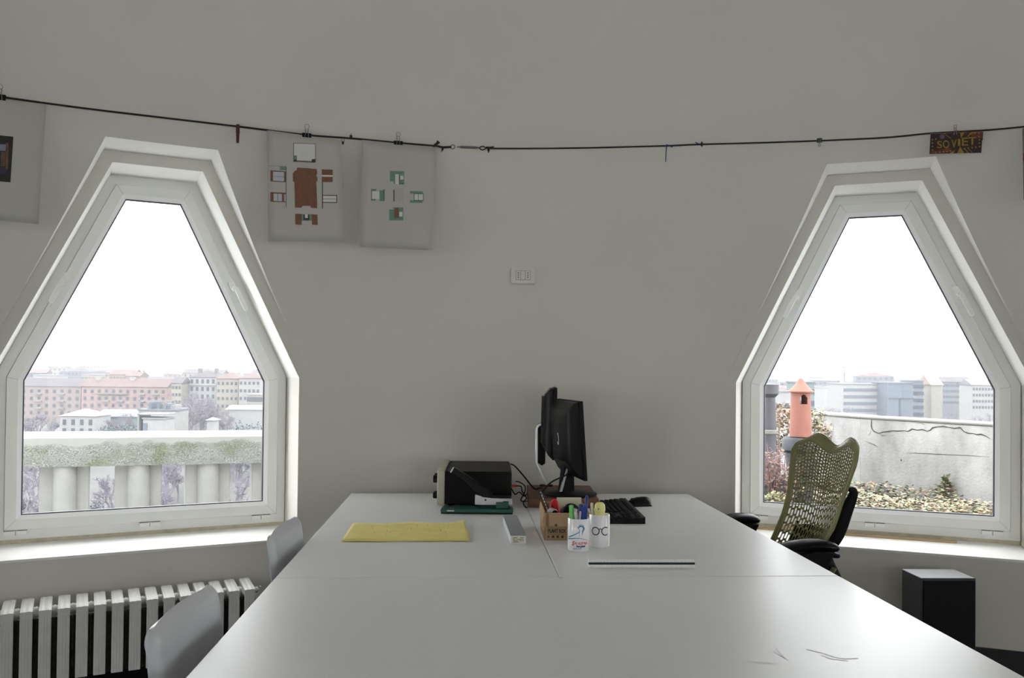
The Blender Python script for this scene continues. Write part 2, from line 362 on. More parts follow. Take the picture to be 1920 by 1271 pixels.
# ------------------------------------------------------------------ windows
def handle(parent, u, z, ang, sg):
    h = MB(); Mx = T(u, -.025, z, 0, 0, ang)     # local x across the profile, z along it
    h.prism(rrect(.030, .066, .012), 0, -.010, 0, Mx @ T(0, 0, .028))
    o = obj('handle', h, M_['pvc'], parent, bevel=.002)
    l = MB(); l.lathe([(.0105, 0), (.0105, .03)], 14, 0, Mx @ T(0, -.008, .018, 0, pi/2))
    l.prism(rrect(.0215, .125, .0105), -.030, -.044, 0, Mx @ T(sg*.012, 0, -.040, 0, 0, 0))
    obj('lever', l, M_['pvc'], o, bevel=.003)
def make_window(n, x, y, a):
    r = thing('window_%d' % n, None, None, (x, y, 0), a, kind='structure')
    f = MB(); s1 = offset(HEX, .043); f.ring(HEX, s1, .06, -.005); obj('window_frame', f, M_['pvc'], r, bevel=.0015)
    g = MB(); g.ring(offset(HEX, .0425), offset(HEX, .0465), .0, -.010); obj('joint', g, M_['hairline'], r)
    s = MB(); so = offset(HEX, .045); sm = offset(HEX, .092); sa = offset(HEX, .108); sg_ = offset(HEX, .113)
    s.ring(so, sm, .05, -.026); obj('sash', s, M_['pvc'], r, bevel=.002)
    b = MB(); b.ring(sm, sa, .03, -.023, yi=-.012); obj('glazing_bead', b, M_['bead'], r)
    k = MB(); k.ring(sa, sg_, .012, -.0085, yi=-.006); obj('gasket', k, M_['gasket'], r)
    mi = MB()
    for i in range(6):
        p, q = Vector(so[i]), Vector(sm[i]); t = (q-p).normalized(); nn = Vector((-t.y, t.x))*.0004
        mi.add([(p.x-nn.x, -.0264, p.y-nn.y), (p.x+nn.x, -.0264, p.y+nn.y), (q.x+nn.x, -.0264, q.y+nn.y), (q.x-nn.x, -.0264, q.y-nn.y)], [(0, 1, 2, 3)])
    obj('mitre_joint', mi, M_['hairline'], r)
    gl = MB(); gl.add([(p[0], 0, p[1]) for p in sg_], [tuple(range(6))]); obj('pane', gl, M_['glass'], r)
    ang = math.atan2(.444, .9345)
    handle(r, -.374, 1.692, ang, -.6); handle(r, .376, 1.692, -ang, .6)
    for u in (-.545, .004, .515):
        h = MB(); h.box(u-.045, u+.045, -.030, 0, .572, .5905); h.box(u-.006, u+.006, -.032, 0, .570, .5915)
        q = obj('hinge', h, M_['pvc'], r, bevel=.0012)
        sl = MB(); sl.box(u-.0012, u+.0012, -.0335, -.03, .571, .5905); sl.box(u-.045, u+.045, -.0305, -.02, .5903, .5918); obj('slit', sl, M_['hairline'], q)
    c = MB(); c.box(-.634, .634, .0, .06, .505, .548); obj('filler_strip', c, M_['cream'], r)
    sl = MB(); v = [(-.637, .06, .532), (.637, .06, .532), (.637, .0, .530), (-.637, .0, .530), (-.637, -MID-.001, .512), (.637, -MID-.001, .512), (.637, -MID-.001, .500), (-.637, -MID-.001, .500), (-.637, .06, .485), (.637, .06, .485)]
    sl.add(v, [(0, 1, 2, 3), (3, 2, 5, 4), (4, 5, 6, 7), (7, 6, 9, 8), (8, 9, 1, 0), (0, 3, 4, 7, 8), (1, 9, 6, 5, 2)]); obj('window_sill', sl, M_['reveal'], r, bevel=.002)
    ap = MB(); ap.box(-.642, .642, -MID, -MID+.08, .112, .501); obj('apron', ap, M_['plaster'], r)
    ap = MB(); ap.box(-.646, .646, -MID-.010, -MID+.08, 0, .112); obj('skirting', ap, M_['skirt'], r, bevel=.002)
    return r
w1 = make_window(1, *WINS[0]); w2 = make_window(2, *WINS[1])
for i, (x, y, a) in enumerate(WINS[2:]):
    c = copy_tree(w1); c.name = 'window_%d' % (i+3); c.location = (x, y, 0); c.rotation_euler.z = a
x, y, a = WINS[1]
b = MB(); b.box(-.56, .362, -.062, -.040, .0, .020); o = obj('wooden_strip', b, M_['palewood'], bevel=.002, loc=(x, y, .5155), rotz=a)
o.rotation_euler.x = 0
tag(o, 'thin pale wooden strip lying along the sill of the right window', 'strip')

# wall socket
p = oncyl(980.5, 517, rin(1.79)-.012); th = atan2(p.y-CY, p.x-CX)-pi/2
r = thing('wall_socket', 'white two-outlet wall socket plate between the windows', 'socket', p, th); r.rotation_euler.x = -.22
b = MB(); b.prism(rrect(.122, .082, .008), .012, -.008); obj('cover_plate', b, M_['socket'], r, bevel=.003)
b = MB(); b.box(-.036, .036, -.0085, -.004, -.024, .024); obj('module_gap', b, M_['hairline'], r)
for k, u in enumerate((-.0235, 0, .0235)):
    b = MB(); b.box(u-.0108, u+.0108, -.0100, -.004, -.0225, .0225); q = obj('module', b, M_['socket'], r, bevel=.0008)
    if k != 1:
        h = MB()
        for z in (-.011, 0, .011): h.lathe([(.0027, 0), (.0027, .004)], 10, 0, T(u, -.0072, z, 0, pi/2))
        obj('pin_holes', h, M_['hole'], q)

# ------------------------------------------------------------------ radiator under the left window
x, y, a = WINS[0]
r = thing('radiator', 'white fluted column radiator under the left window', 'radiator', (x, y, 0), a)
NCOL = 17; sp_ = .0662
sec = MB(); hw = .0222
fl = [(-hw, -.50), (-hw*.75, -.5012), (-hw*.5, -.5004), (-hw*.25, -.5016), (0, -.5004), (hw*.25, -.5016), (hw*.5, -.5004), (hw*.75, -.5012), (hw, -.50), (hw, -.487), (-hw, -.487)]
sec.prism(fl, .060, .345, axis='z')
sec.add([(p[0], p[1], .345) for p in fl[:9]]+[(hw, -.335, .364), (0, -.335, .368), (-hw, -.335, .364)], [])
# cap: ridged top running from the front plate to the back
capf = [(-hw, .3435), (-hw*.55, .3462), (-hw*.1, .3450), (hw*.35, .3470), (hw, .3445)]
v = []
for yy, dz in ((-.5015, 0), (-.455, .0055), (-.395, .010), (-.335, .014)):
    v += [(p[0], yy, p[1]+dz) for p in capf]+[(hw, yy, .318), (-hw, yy, .318)]
f = [(j*7+i, j*7+(i+1) % 7, (j+1)*7+(i+1) % 7, (j+1)*7+i) for j in range(3) for i in range(7)]+[tuple(range(6, -1, -1)), tuple(range(21, 28))]
sec.add(v, f)
sec.box(-.006, .006, -.49, -.335, .075, .33)
sec.box(-hw*.9, hw*.9, -.350, -.335, .060, .33)
ic = MB(); ic.box(-.0328, .0328, -.450, -.425, .065, .295); icm = ic.mesh('gap_shade_plate', mat('gap_shade_dark', (.03, .027, .024), .8, var=.3, scale=20))  # added dark plate across each gap; its colour stands in for shade between columns
secm = sec.mesh('radiator_section', M_['radiator'])
hub = MB(); hub.lathe([(.021, -.033), (.021, -.003), (.0235, -.003), (.0235, .003), (.021, .003), (.021, .033)], 14, 0, T(0, -.405, .318, 0, 0, pi/2))
hubm = hub.mesh('hub', M_['radiator']); h2 = MB(); h2.lathe([(.018, -.033), (.018, .033)], 12, 0, T(0, -.405, .095, 0, 0, pi/2)); hub2 = h2.mesh('lower_hub', M_['radiator'])
hubm.polygons.foreach_set('use_smooth', [True]*len(hubm.polygons)); hubm.set_sharp_from_angle(angle=radians(40))
for k in range(NCOL):
    u = -.6745+sp_*k
    o = bpy.data.objects.new('radiator_section', secm); COL.objects.link(o); o.parent = r; o.location = (u, 0, 0)
    q = bpy.data.objects.new('gap_shade_plate', icm); COL.objects.link(q); q.parent = o
    if k < NCOL-1:
        for hm in (hubm, hub2): o = bpy.data.objects.new('hub', hm); COL.objects.link(o); o.parent = r; o.location = (u+sp_/2, 0, 0)
b = MB(); e = -.6745+sp_*(NCOL-1)
b.lathe([(.020, 0), (.020, .012), (.013, .016), (.013, .03)], 14, 0, T(e+.02, -.405, .318, 0, 0, pi/2)); b.tube([(e+.045, -.405, .318), (e+.06, -.405, .318), (e+.06, -.405, .332)], .006); obj('bleed_valve', b, M_['radiator'], r, smooth=True)
for u in (-.6745+sp_*2, -.6745+sp_*13): b = MB(); b.box(u-.02, u+.02, -.49, -.34, 0, .075); obj('foot', b, M_['radiator'], r)

# ------------------------------------------------------------------ desks
TA = .0586; TX, TY = .1487, 2.4352
DESKM = T(TX, TY, 0, TA)
def desk(label, x0, x1, y0, y1, group=None):
    cx, cy = (x0+x1)/2, (y0+y1)/2; p = DESKM @ Vector((cx, cy, 0)); hx, hy = (x1-x0)/2, (y1-y0)/2
    r = thing('desk', label, 'desk', p, TA, group)
    b = MB(); b.box(-hx, hx, -hy, hy, .716, .740, 0); obj('desk_top', b, M_['desk'], r, bevel=.0018)
    e = MB()
    for q in ((-hx, hx, -hy-.0006, -hy+.0004), (-hx, hx, hy-.0004, hy+.0006), (-hx-.0006, -hx+.0004, -hy, hy), (hx-.0004, hx+.0006, -hy, hy)): e.box(*q, .7185, .7375)
    obj('edge_band', e, M_['deskedge'], r)
    b = MB()
    for sx in (-1, 1): b.box(sx*(hx-.07)-.012, sx*(hx-.07)+.012, -hy+.09, hy-.09, .676, .716)
    for sy in (-1, 1): b.box(-hx+.07, hx-.07, sy*(hy-.08)-.012, sy*(hy-.08)+.012, .676, .716)
    obj('under_frame', b, M_['steelwhite'], r)
    for sx in (-1, 1):
        for sy in (-1, 1):
            b = MB(); b.box(sx*(hx-.07)-.02, sx*(hx-.07)+.02, sy*(hy-.08)-.02, sy*(hy-.08)+.02, 0, .716); obj('leg', b, M_['steelwhite'], r, bevel=.003)
    return r
desk('white rectangular desk on the left, under the amplifier and yellow paper', -.80, -.0095, .0015, 1.645)
desk('white rectangular desk on the right, under the keyboard and mugs', -.0065, .80, .0015, 1.645)
front = desk('empty white table top in the foreground with faint scuff marks', -.80, .80, -1.62, -.0015)
# scuffs on the front table
b = MB()
def scuff(pts, wd):
    P = [atz(u, v, .7404)for u, v in pts]
    for i in range(len(P)-1):
        t = (P[i+1]-P[i]).normalized(); nn = Vector((-t.y, t.x, 0))*wd/2; b.add([P[i]-nn, P[i+1]-nn, P[i+1]+nn, P[i]+nn], [(0, 1, 2, 3)])
scuff([(1512, 1217), (1530, 1221), (1545, 1225), (1562, 1231), (1580, 1235), (1610, 1234)], .005); scuff([(1540, 1228), (1558, 1235), (1590, 1239)], .0035)
scuff([(1370, 1211), (1378, 1224), (1392, 1234), (1410, 1240), (1430, 1243), (1450, 1243)], .003); scuff([(1448, 1219), (1462, 1228), (1478, 1237)], .003); scuff([(1455, 1216), (1470, 1232)], .002)
o = obj('scuff_marks', b, mat('scuff', (.72, .72, .74), .5), None); o['kind'] = 'stuff'; o.parent = front; o.matrix_parent_inverse = front.matrix_basis.inverted()
b = MB(); p = atz(1051.5, 1083, .7402); b.lathe([(.004, 0), (.0035, .0012)], 12, 0, T(p.x, p.y, .7402)); o = obj('cable_hole_cap', b, M_['silver']); o.parent = front; o.matrix_parent_inverse = front.matrix_basis.inverted()

# ------------------------------------------------------------------ white shell chairs on the left
def shell_chair(label, x, y, rz):
    r = thing('shell_chair', label, 'chair', (x+.008, y, 0), rz, 'pale shell chairs along the left side')
    def S(i, j, off=0):     # i across (-1..1), j along: seat front -> back top; faces +x
        s = sin(pi/2*(2*i-1)); t = sin(pi/2*j)**.9 if j > 0 else 0
        pts = [(.40, .430), (.36, .452), (.25, .448), (.12, .440), (.045, .455), (.005, .52), (-.018, .62), (-.030, .72), (-.041, .808)]
        k = t*(len(pts)-1); n = min(int(k), len(pts)-2); q = k-n
        px = pts[n][0]*(1-q)+pts[n+1][0]*q; pz = pts[n][1]*(1-q)+pts[n+1][1]*q
        wd = .203+.008*sin(pi*t); R_ = .030; back = pz > .56
        if back and pz > .808-R_: wd -= R_*(1-sqrt(max(0, 1-((pz-(.808-R_))/R_)**2)))
        if not back and px > .40-R_: wd -= .04*((px-.40+R_)/R_)**2
        up = .035*abs(s)**2.5; f_ = min(1, max(0, (t-.42)/.15))
        d = (1-abs(s))*wd; W_ = .203+.008*sin(pi*t); yy = abs(s)*wd; Q = .032
        if back: d = Q-hypot(yy-(W_-Q), pz-(.808-Q)) if (yy > W_-Q and pz > .808-Q) else min(W_-yy, .808-pz)
        d = max(0, d)
        lip = max(0, 1-d/.028)**2
        return (px+.014*abs(s)**2.2*f_-.020*lip*f_, s*wd, pz+(1-f_)*(up*.8-.02*lip))
    b = MB(); b.grid(S, 40, 56); o = obj('shell', b, M_['shell'], r, smooth=True, angle=80)
    md = o.modifiers.new('s', 'SOLIDIFY'); md.thickness = .007; md.offset = 0
    md = o.modifiers.new('ss', 'SUBSURF'); md.levels = 1; md.render_levels = 1
    for sx, sy in ((1, 1), (1, -1), (-1, 1), (-1, -1)):
        b = MB(); b.tube([(.19+sx*.09, sy*.12, .425), (.19+sx*.16, sy*.17, .40), (.19+sx*.20, sy*.20, 0.003)], .009, 10); obj('leg', b, M_['alu'], r, smooth=True)
    return r
shell_chair('pale grey shell chair nearest the camera, left of the empty table', -.665, 1.855, .03)
shell_chair('pale grey shell chair farther back, beside the left window', -.70, 2.80, .03)

# ------------------------------------------------------------------ black speaker on the right
r = thing('speaker_cabinet', 'black boxy speaker cabinet on the floor under the right window', 'speaker', (1.861, 3.745, 0), .03)
b = MB(); b.box(-.118, .118, -.085, .085, .0, .46); obj('cabinet', b, mat('black_vinyl_veneer', (.022, .022, .03), .5, spec=.9, var=.15, scale=20, stretch=(1, .1, 1)), r, bevel=.003)
b = MB(); b.box(-.112, .112, -.094, -.0855, .008, .452); obj('grille', b, M_['blackmat'], r, bevel=.004)

# ------------------------------------------------------------------ the line of cord round the room
RC = 3.80
def onrope(u, v): return oncyl(u, v, RC)
def tube_obj(name, pts, r, m, parent=None, label=None, cat=None, group=None, seg=8):
    b = MB(); b.tube(pts, r, seg); o = obj(name, b, m, parent, smooth=True)
    return tag(o, label, cat, group)
def interp(pts, n=6):
    out = []
    P = [Vector(p) for p in pts]
    for i in range(len(P)-1):
        p0, p1, p2, p3 = P[max(i-1, 0)], P[i], P[i+1], P[min(i+2, len(P)-1)]
        for k in range(n):
            t = k/n; out.append(.5*((2*p1)+(-p0+p2)*t+(2*p0-5*p1+4*p2-p3)*t*t+(-p0+3*p1-3*p2+p3)*t**3))
    out.append(P[-1]); return out
ropeL = [(-140, 163), (-60, 173), (0, 181.5), (150, 202), (300, 220), (445, 237), (575, 253), (660, 259.5), (745, 267.5), (816, 273.5)]
o = tube_obj('hanging_cord', interp([onrope(*p) for p in ropeL]), .0042, M_['rope'], None, 'dark cord stretched above the left window and the two drawing sheets', 'cord')
b = MB()
for k in range(3): c = onrope(819+k*3, 273+k*.6); b.add([(c.x+.008*cos(t)*(1+.2*k), c.y, c.z+.009*sin(t)) for t in [i*pi/3 for i in range(6)]], [tuple(range(6))])
b = MB(); b.tube([onrope(812, 275), onrope(818, 270), onrope(823, 267), onrope(819, 265)], .006); b.tube([onrope(816, 273), onrope(829, 276), onrope(836, 276), onrope(846, 275.5)], .005)
obj('knot', b, M_['rope'], o, smooth=True)['kind'] = 'stuff'
tube_obj('loose_end', [onrope(829, 275), onrope(830, 280), onrope(827.5, 285)], [.007, .005, .001], M_['rope'], o)
ropeR = [(913, 278.3), (1010, 278.3), (1120, 276.8), (1250, 273.3), (1312, 270.8), (1420, 267.8), (1536, 263.8), (1660, 258), (1744, 250), (1842, 244.5), (1920, 237.5), (2000, 227), (2060, 218)]
o = tube_obj('hanging_cord', interp([onrope(*p) for p in ropeR]), .0038, M_['rope'], None, 'dark cord stretched above the wall socket and the right window', 'cord')
lp = [onrope(912, 277.5), onrope(905, 281), onrope(899, 277.5), onrope(905, 274.5), onrope(913, 278)]
tube_obj('loop', interp(lp), .0028, M_['rope'], o); tube_obj('loose_end', [onrope(914, 277), onrope(926, 275)], [.004, .003], M_['rope'], o)
tube_obj('knot', [onrope(911, 276), onrope(916, 277), onrope(916, 281), onrope(916, 287)], [.004, .007, .006, .001], M_['rope'], o)
p0, p1 = onrope(857, 275.5), onrope(899, 277)
r = thing('turnbuckle', 'small metal turnbuckle joining the two cords', 'turnbuckle', p0)
d = p1-p0
b = MB(); b.tube([Vector((0, 0, 0))]+[d*t for t in (.12, .16)]+[d*.84, d*1.0], [.0025, .0025, .0055, .0055, .0025], 8); obj('barrel', b, mat('worn_steel', (.16, .15, .15), .4, metal=.7), r, smooth=True)
b = MB(); c = onrope(849, 275.3)-p0; b.tube([c+Vector((.0095*cos(t), 0, .0095*sin(t))) for t in [i*pi/8 for i in range(17)]], .0025); obj('eye_ring', b, M_['wire'], r, smooth=True)

def rope_thing(name, label, cat, u, v, group=None):
    p = onrope(u, v); th = atan2(p.y-CY, p.x-CX)-pi/2
    return thing(name, label, cat, p, th, group)
def binder_clip(label, u, v, w_=.040, m='blackmat', flip=1, tilt=0):
    r = rope_thing('binder_clip', label, 'clip', u, v); h = w_*.45
    b = MB(); b.prism([(-.004, -h), (.004, -h), (.0115, h*.6), (.0095, h*.75), (-.0095, h*.75), (-.0115, h*.6)], -w_/2, w_/2, axis='x'); o = obj('clip_body', b, M_[m], r, bevel=.0012)
    for sy in (-1, 1):
        L = w_*.85 if sy < 0 else w_*.5
        pts = [(-w_*.22, sy*.006, -h*.6), (-w_*.13, sy*.012, h*.8), (-w_*.12, sy*.009, h+L*.45), (-w_*.24, sy*.008, h+L*.65), (-w_*.16, sy*.006, h+L), (w_*.16, sy*.006, h+L), (w_*.24, sy*.008, h+L*.65), (w_*.12, sy*.009, h+L*.45), (w_*.13, sy*.012, h*.8), (w_*.22, sy*.006, -h*.6)]
        b = MB(); b.tube([(x_, y_, z_) for x_, y_, z_ in pts], .0011, 6); obj('wire_handle', b, M_['wire'], r, smooth=True)
    if flip < 0: r.rotation_euler.y = pi
    if tilt: r.rotation_euler.y += tilt
    return r
binder_clip('black binder clip holding the sheet with the large brick red plan', 575, 256)
binder_clip('black binder clip holding the sheet with small green plans', 746.5, 270.5)
binder_clip('black binder clip at the left edge, above the sheet with a dark photo', -1, 184)
binder_clip('small dark green binder clip alone on the cord above the right window', 1536.5, 263.5, .022, 'darkgreen', -1)
binder_clip('small clip holding the bright SOVIET flyer', 1791, 250, .026, 'maroon', 1)
r = rope_thing('clothes_peg', 'dark maroon clothes peg on the cord left of the drawings', 'peg', 446, 238)
for sy in (-1, 1):
    b = MB(); b.prism([(-.0065, .010), (.0065, .010), (.0075, -.020), (.006, -.042), (.0055, -.068), (-.0055, -.068), (-.006, -.042), (-.007, -.020)], sy*.001, sy*.009); obj('peg_leg', b, M_['maroon'], r, bevel=.001)
b = MB(); b.tube([(-.009, 0, -.022), (.009, 0, -.022)], .0035); obj('spring', b, M_['wire'], r)
for (u, v, lab, s) in ((643, 262, 'small wire clip hanging from the cord between the two sheets', 1), (658, 257, 'little wire clip sitting on the cord right of the brick red plan sheet', -1)):
    r = rope_thing('wire_clip', lab, 'clip', u, v)
    b = MB(); b.tube([(-.006, 0, s*.006), (-.005, 0, -s*.006), (0, 0, -s*.016), (.005, 0, -s*.006), (.006, 0, s*.006)], .0018, 6); obj('bent_wire', b, M_['wire'], r, smooth=True)
    b = MB(); b.prism([(-.005, -.008), (.005, -.008), (.004, -.020), (-.004, -.020)], -.003, .003, 0, T(0, 0, 0 if s > 0 else .016)); obj('jaw', b, M_['darkgrey'], r)
r = rope_thing('cable_tie', 'blue cable tie with a long tail hanging from the cord', 'cable tie', 1250, 273)
b = MB(); b.tube([(0, 0, .004), (-.001, -.004, 0), (-.002, 0, -.02), (-.004, 0, -.075)], [.003, .003, .0024, .002], 6); obj('tail', b, M_['tieblue'], r, smooth=True)
b = MB(); b.tube([(.004, -.003, .001), (.012, -.003, -.001), (.026, -.003, -.008)], .0028, 6); obj('head', b, M_['tieblue'], r)
r = rope_thing('cable_tie', 'short blue cable tie knotted on the cord, left of the right window', 'cable tie', 1312, 270.5)
b = MB(); b.tube([(0, -.004, 0), (-.008, -.004, .002), (-.02, -.004, .009)], .0024, 6); obj('tail', b, M_['tieblue'], r)
b = MB(); b.lathe([(.001, -.012), (.006, -.004), (.006, .004), (.001, .013)], 10, 0, T(.009, 0, 0)); obj('knot', b, M_['rope'], r)

# ------------------------------------------------------------------ sheets hanging from the cord
def sheet(name, label, cat, corners, prints, m='paper', curl=.002, depth=RC-.004):
    """corners TL TR BR BL in the photograph; the sheet hangs in one vertical plane"""
    a, b_ = oncyl(*corners[0], depth), oncyl(*corners[1], depth)
    t = Vector((b_.x-a.x, b_.y-a.y, 0)).normalized(); n = Vector((t.y, -t.x, 0))
    if n.y > 0: n = -n
    def onp(u, v):
        d = ray(u, v); o = Vector((0, 0, EYE)); k = (a-o).dot(n)/d.dot(n); return o+d*k
    th = atan2(t.y, t.x); root = thing(name, label, cat, a, th); inv = (Matrix.Translation(a) @ Matrix.Rotation(th, 4, 'Z')).inverted()
    L = [inv @ onp(*c) for c in corners]
    def wave(p): return -curl*max(0, -p.z)*sin(p.x*9)
    def surf(i, j):
        top = L[0].lerp(L[1], i); bot = L[3].lerp(L[2], i); p = top.lerp(bot, j); return Vector((p.x, wave(p), p.z))
    g = MB(); g.grid(surf, 10, 12); o = obj('paper', g, M_[m], root, smooth=True, angle=80)
    md = o.modifiers.new('s', 'SOLIDIFY'); md.thickness = .0006
    def put(pm, polys, lift=.0012, name='print'):
        b2 = MB()
        for poly in polys:
            vs = []
            for q in poly: p = inv @ onp(*q); vs.append((p.x, wave(p)-lift, p.z))
            b2.add(vs, [tuple(range(len(vs)))])
        q_ = obj(name, b2, M_[pm] if isinstance(pm, str) else pm, root)
        if len(polys) > 1: q_['kind'] = 'stuff'
        return q_
    for pm, polys, *l in prints: put(pm, polys, *(l or [.0012]))
    return root, put, onp, inv
def Z1(x, y): return (480+x/5.775, 250+y/5.775)
def Z2(x, y): return (660+x/5.528, 250+y/5.528)
def R(z, x0, y0, x1, y1, sk=0): return [z(x0, y0), z(x1, y0+sk*(x1-x0)), z(x1, y1+sk*(x1-x0)), z(x0, y1)]
def frame_(z, x0, y0, x1, y1, w_, sk=.03): return [R(z, x0, y0, x1, y0+w_, sk), R(z, x0, y1-w_, x1, y1, sk), R(z, x0, y0, x0+w_, y1, 0), R(z, x1-w_, y0+sk*(x1-x0), x1, y1+sk*(x1-x0), 0)]
sk = .03
brick1 = [[Z1(*p) for p in q] for q in (
    [(445, 372), (560, 378), (658, 388), (663, 430), (652, 462), (665, 480), (665, 518), (652, 522), (660, 700), (662, 812), (598, 808), (585, 786), (505, 786), (492, 806), (422, 804), (418, 600), (414, 524), (400, 520), (398, 428), (412, 425), (412, 410), (438, 402)],
    [(155, 400), (184, 402), (184, 522), (155, 520)], [(184, 402), (315, 412), (315, 420), (184, 414)], [(184, 512), (318, 522), (318, 530), (184, 522)], [(304, 412), (322, 414), (322, 530), (304, 530)], [(186, 464), (305, 470), (305, 474), (186, 468)],
    [(156, 636), (190, 638), (190, 742), (156, 740)], [(190, 638), (328, 645), (328, 660), (190, 652)], [(280, 648), (305, 648), (305, 744), (280, 742)], [(190, 732), (328, 738), (328, 746), (190, 742)],
    [(712, 390), (830, 394), (830, 452), (712, 450)], [(712, 470), (830, 472), (830, 528), (712, 528)],
    [(424, 872), (490, 874), (490, 990), (426, 986)], [(602, 878), (664, 880), (668, 992), (606, 990)])]
sheet('drawing_sheet', 'large sheet with a brick red plan and surrounding elevations', 'drawing', [(500.5, 243.5), (638, 263), (645.5, 453.5), (503, 452.5)], [
    ('brick', brick1, .0016),
    ('line', frame_(Z1, 404, 104, 645, 306, 4, .03)+[R(Z1, 404, 296, 640, 306, .05), R(Z1, 404, 104, 409, 305), R(Z1, 410, 240, 442, 300), R(Z1, 604, 280, 640, 312)], .0014),
    ('teal', [R(Z1, 260, 358, 325, 398, .02), R(Z1, 130, 352, 260, 356), R(Z1, 490, 874, 512, 945), R(Z1, 575, 876, 600, 946), R(Z1, 490, 938, 600, 947), R(Z1, 412, 242, 440, 285)], .0018),
    ('line', [R(Z1, 322, 358, 328, 800), R(Z1, 714, 528, 724, 816), R(Z1, 722, 668, 878, 676, .01), R(Z1, 722, 708, 878, 713, .01), R(Z1, 722, 744, 878, 753, .01), R(Z1, 870, 668, 878, 754), R(Z1, 512, 878, 530, 938), R(Z1, 560, 878, 576, 938), R(Z1, 512, 918, 576, 940), R(Z1, 490, 880, 494, 990), R(Z1, 232, 650, 236, 735)], .002),
    ('pblue', [R(Z1, 186, 416, 304, 512, .06), R(Z1, 190, 654, 280, 732, .03), R(Z1, 306, 668, 328, 722)], .0013),
    ('palepaper', [R(Z1, 412, 112, 640, 290, .03), R(Z1, 712, 452, 830, 468, .02), R(Z1, 728, 678, 870, 744, .01), R(Z1, 528, 878, 560, 916)], .0013),
    ('faint', [R(Z1, 430, 1068, 690, 1071), R(Z1, 140, 796, 330, 799), R(Z1, 724, 814, 915, 817), R(Z1, 905, 370, 908, 815), R(Z1, 130, 350, 330, 353, .02)], .0015)])
vine = [[Z2(x0, y0), Z2(x0+7, y0-5), Z2(x0+28, y0+12), Z2(x0+24, y0+17)] for x0 in (446, 478, 508) for y0 in (578, 608, 640, 672, 700)]+[[Z2(x0+28, y0), Z2(x0+24, y0-5), Z2(x0, y0+12), Z2(x0+4, y0+16)] for x0 in (446, 478, 508) for y0 in (592, 624, 656, 688)]
sheet('drawing_sheet', 'sheet with five small green plans arranged as a cross', 'drawing', [(678.5, 262), (816.5, 276), (810, 469.5), (675, 463)], [
    ('teal', [R(Z2, 393, 390, 540, 424, .03), R(Z2, 393, 424, 446, 498), R(Z2, 430, 496, 446, 524), R(Z2, 488, 430, 540, 528), R(Z2, 202, 576, 252, 600), R(Z2, 202, 678, 245, 698), R(Z2, 286, 590, 336, 702), R(Z2, 600, 598, 735, 624, .03), R(Z2, 600, 694, 730, 720), R(Z2, 386, 790, 440, 900), R(Z2, 480, 770, 530, 900), R(Z2, 420, 768, 530, 778), R(Z2, 386, 872, 530, 902)], .0013),
    ('brick', [R(Z2, 438, 774, 482, 876)], .0018),
    ('line', [R(Z2, 428, 586, 440, 706), R(Z2, 200, 576, 206, 698), R(Z2, 328, 580, 336, 702), R(Z2, 486, 428, 492, 524), R(Z2, 488, 520, 540, 528)]+frame_(Z2, 640, 622, 742, 698, 6)+[R(Z2, 686, 624, 690, 698)], .0019),
    ('faint', vine+[R(Z2, 380, 342, 540, 345), R(Z2, 150, 578, 153, 700), R(Z2, 384, 945, 528, 948)], .0015),
    ('palepaper', [R(Z2, 448, 424, 486, 526), R(Z2, 500, 440, 532, 480), R(Z2, 208, 600, 284, 680), R(Z2, 648, 630, 736, 692), R(Z2, 490, 815, 522, 862)], .0016)])
dark = mat('photo_dark', (.012, .010, .010), .35, var=.4, scale=20)
sheet('photo_sheet', 'sheet at the left edge carrying a dark interior photograph', 'print', [(-70, 176), (87, 196), (72, 420.5), (-80, 405)], [
    (dark, [[(-45, 249), (25, 256.5), (19.5, 342), (-50, 336)]], .0013), (mat('photo_brown', (.10, .06, .03), .35, var=.5, scale=30), [[(2, 284), (10, 285), (9, 312), (1, 312)], [(11, 268), (16, 268), (15, 318), (10, 318)]], .0017), (mat('photo_lilac', (.2, .2, .28), .35), [[(-30, 269), (11, 271), (10.5, 283), (-30, 281)]], .0018),
    (mat('photo_violet', (.03, .02, .05), .35), [[(-40, 312), (14, 314), (12, 326), (-40, 334)]], .0016)])
sheet('print_sheet', 'narrow edge of a brownish print at the right border', 'print', [(1916.5, 240), (2010, 233), (2010, 371), (1919, 375)], [(mat('print_brown', (.16, .12, .11), .7), [[(1917, 241), (2009, 234), (2009, 370), (1919.3, 374)]], .0012), (mat('print_maroon', (.14, .03, .03), .7), [[(1918, 288), (2005, 284), (2005, 305), (1918, 302)]], .0016)])
fly = mat('flyer_dark', (.022, .006, .004), .4, var=.8, scale=40)
def Z3(x, y): return (1640+x/6.857, 220+y/6.857)
gold = mat('flyer_gold', (.30, .18, .02), .4, var=.35, scale=60); orange = mat('flyer_orange', (.13, .03, .008), .4, var=.6, scale=60); bulb = mat('flyer_bulb', (.34, .17, .05), .4)
def dot(x, y, r_=11): return [Z3(x+r_*cos(t), y+r_*sin(t)) for t in [i*pi/4 for i in range(8)]]
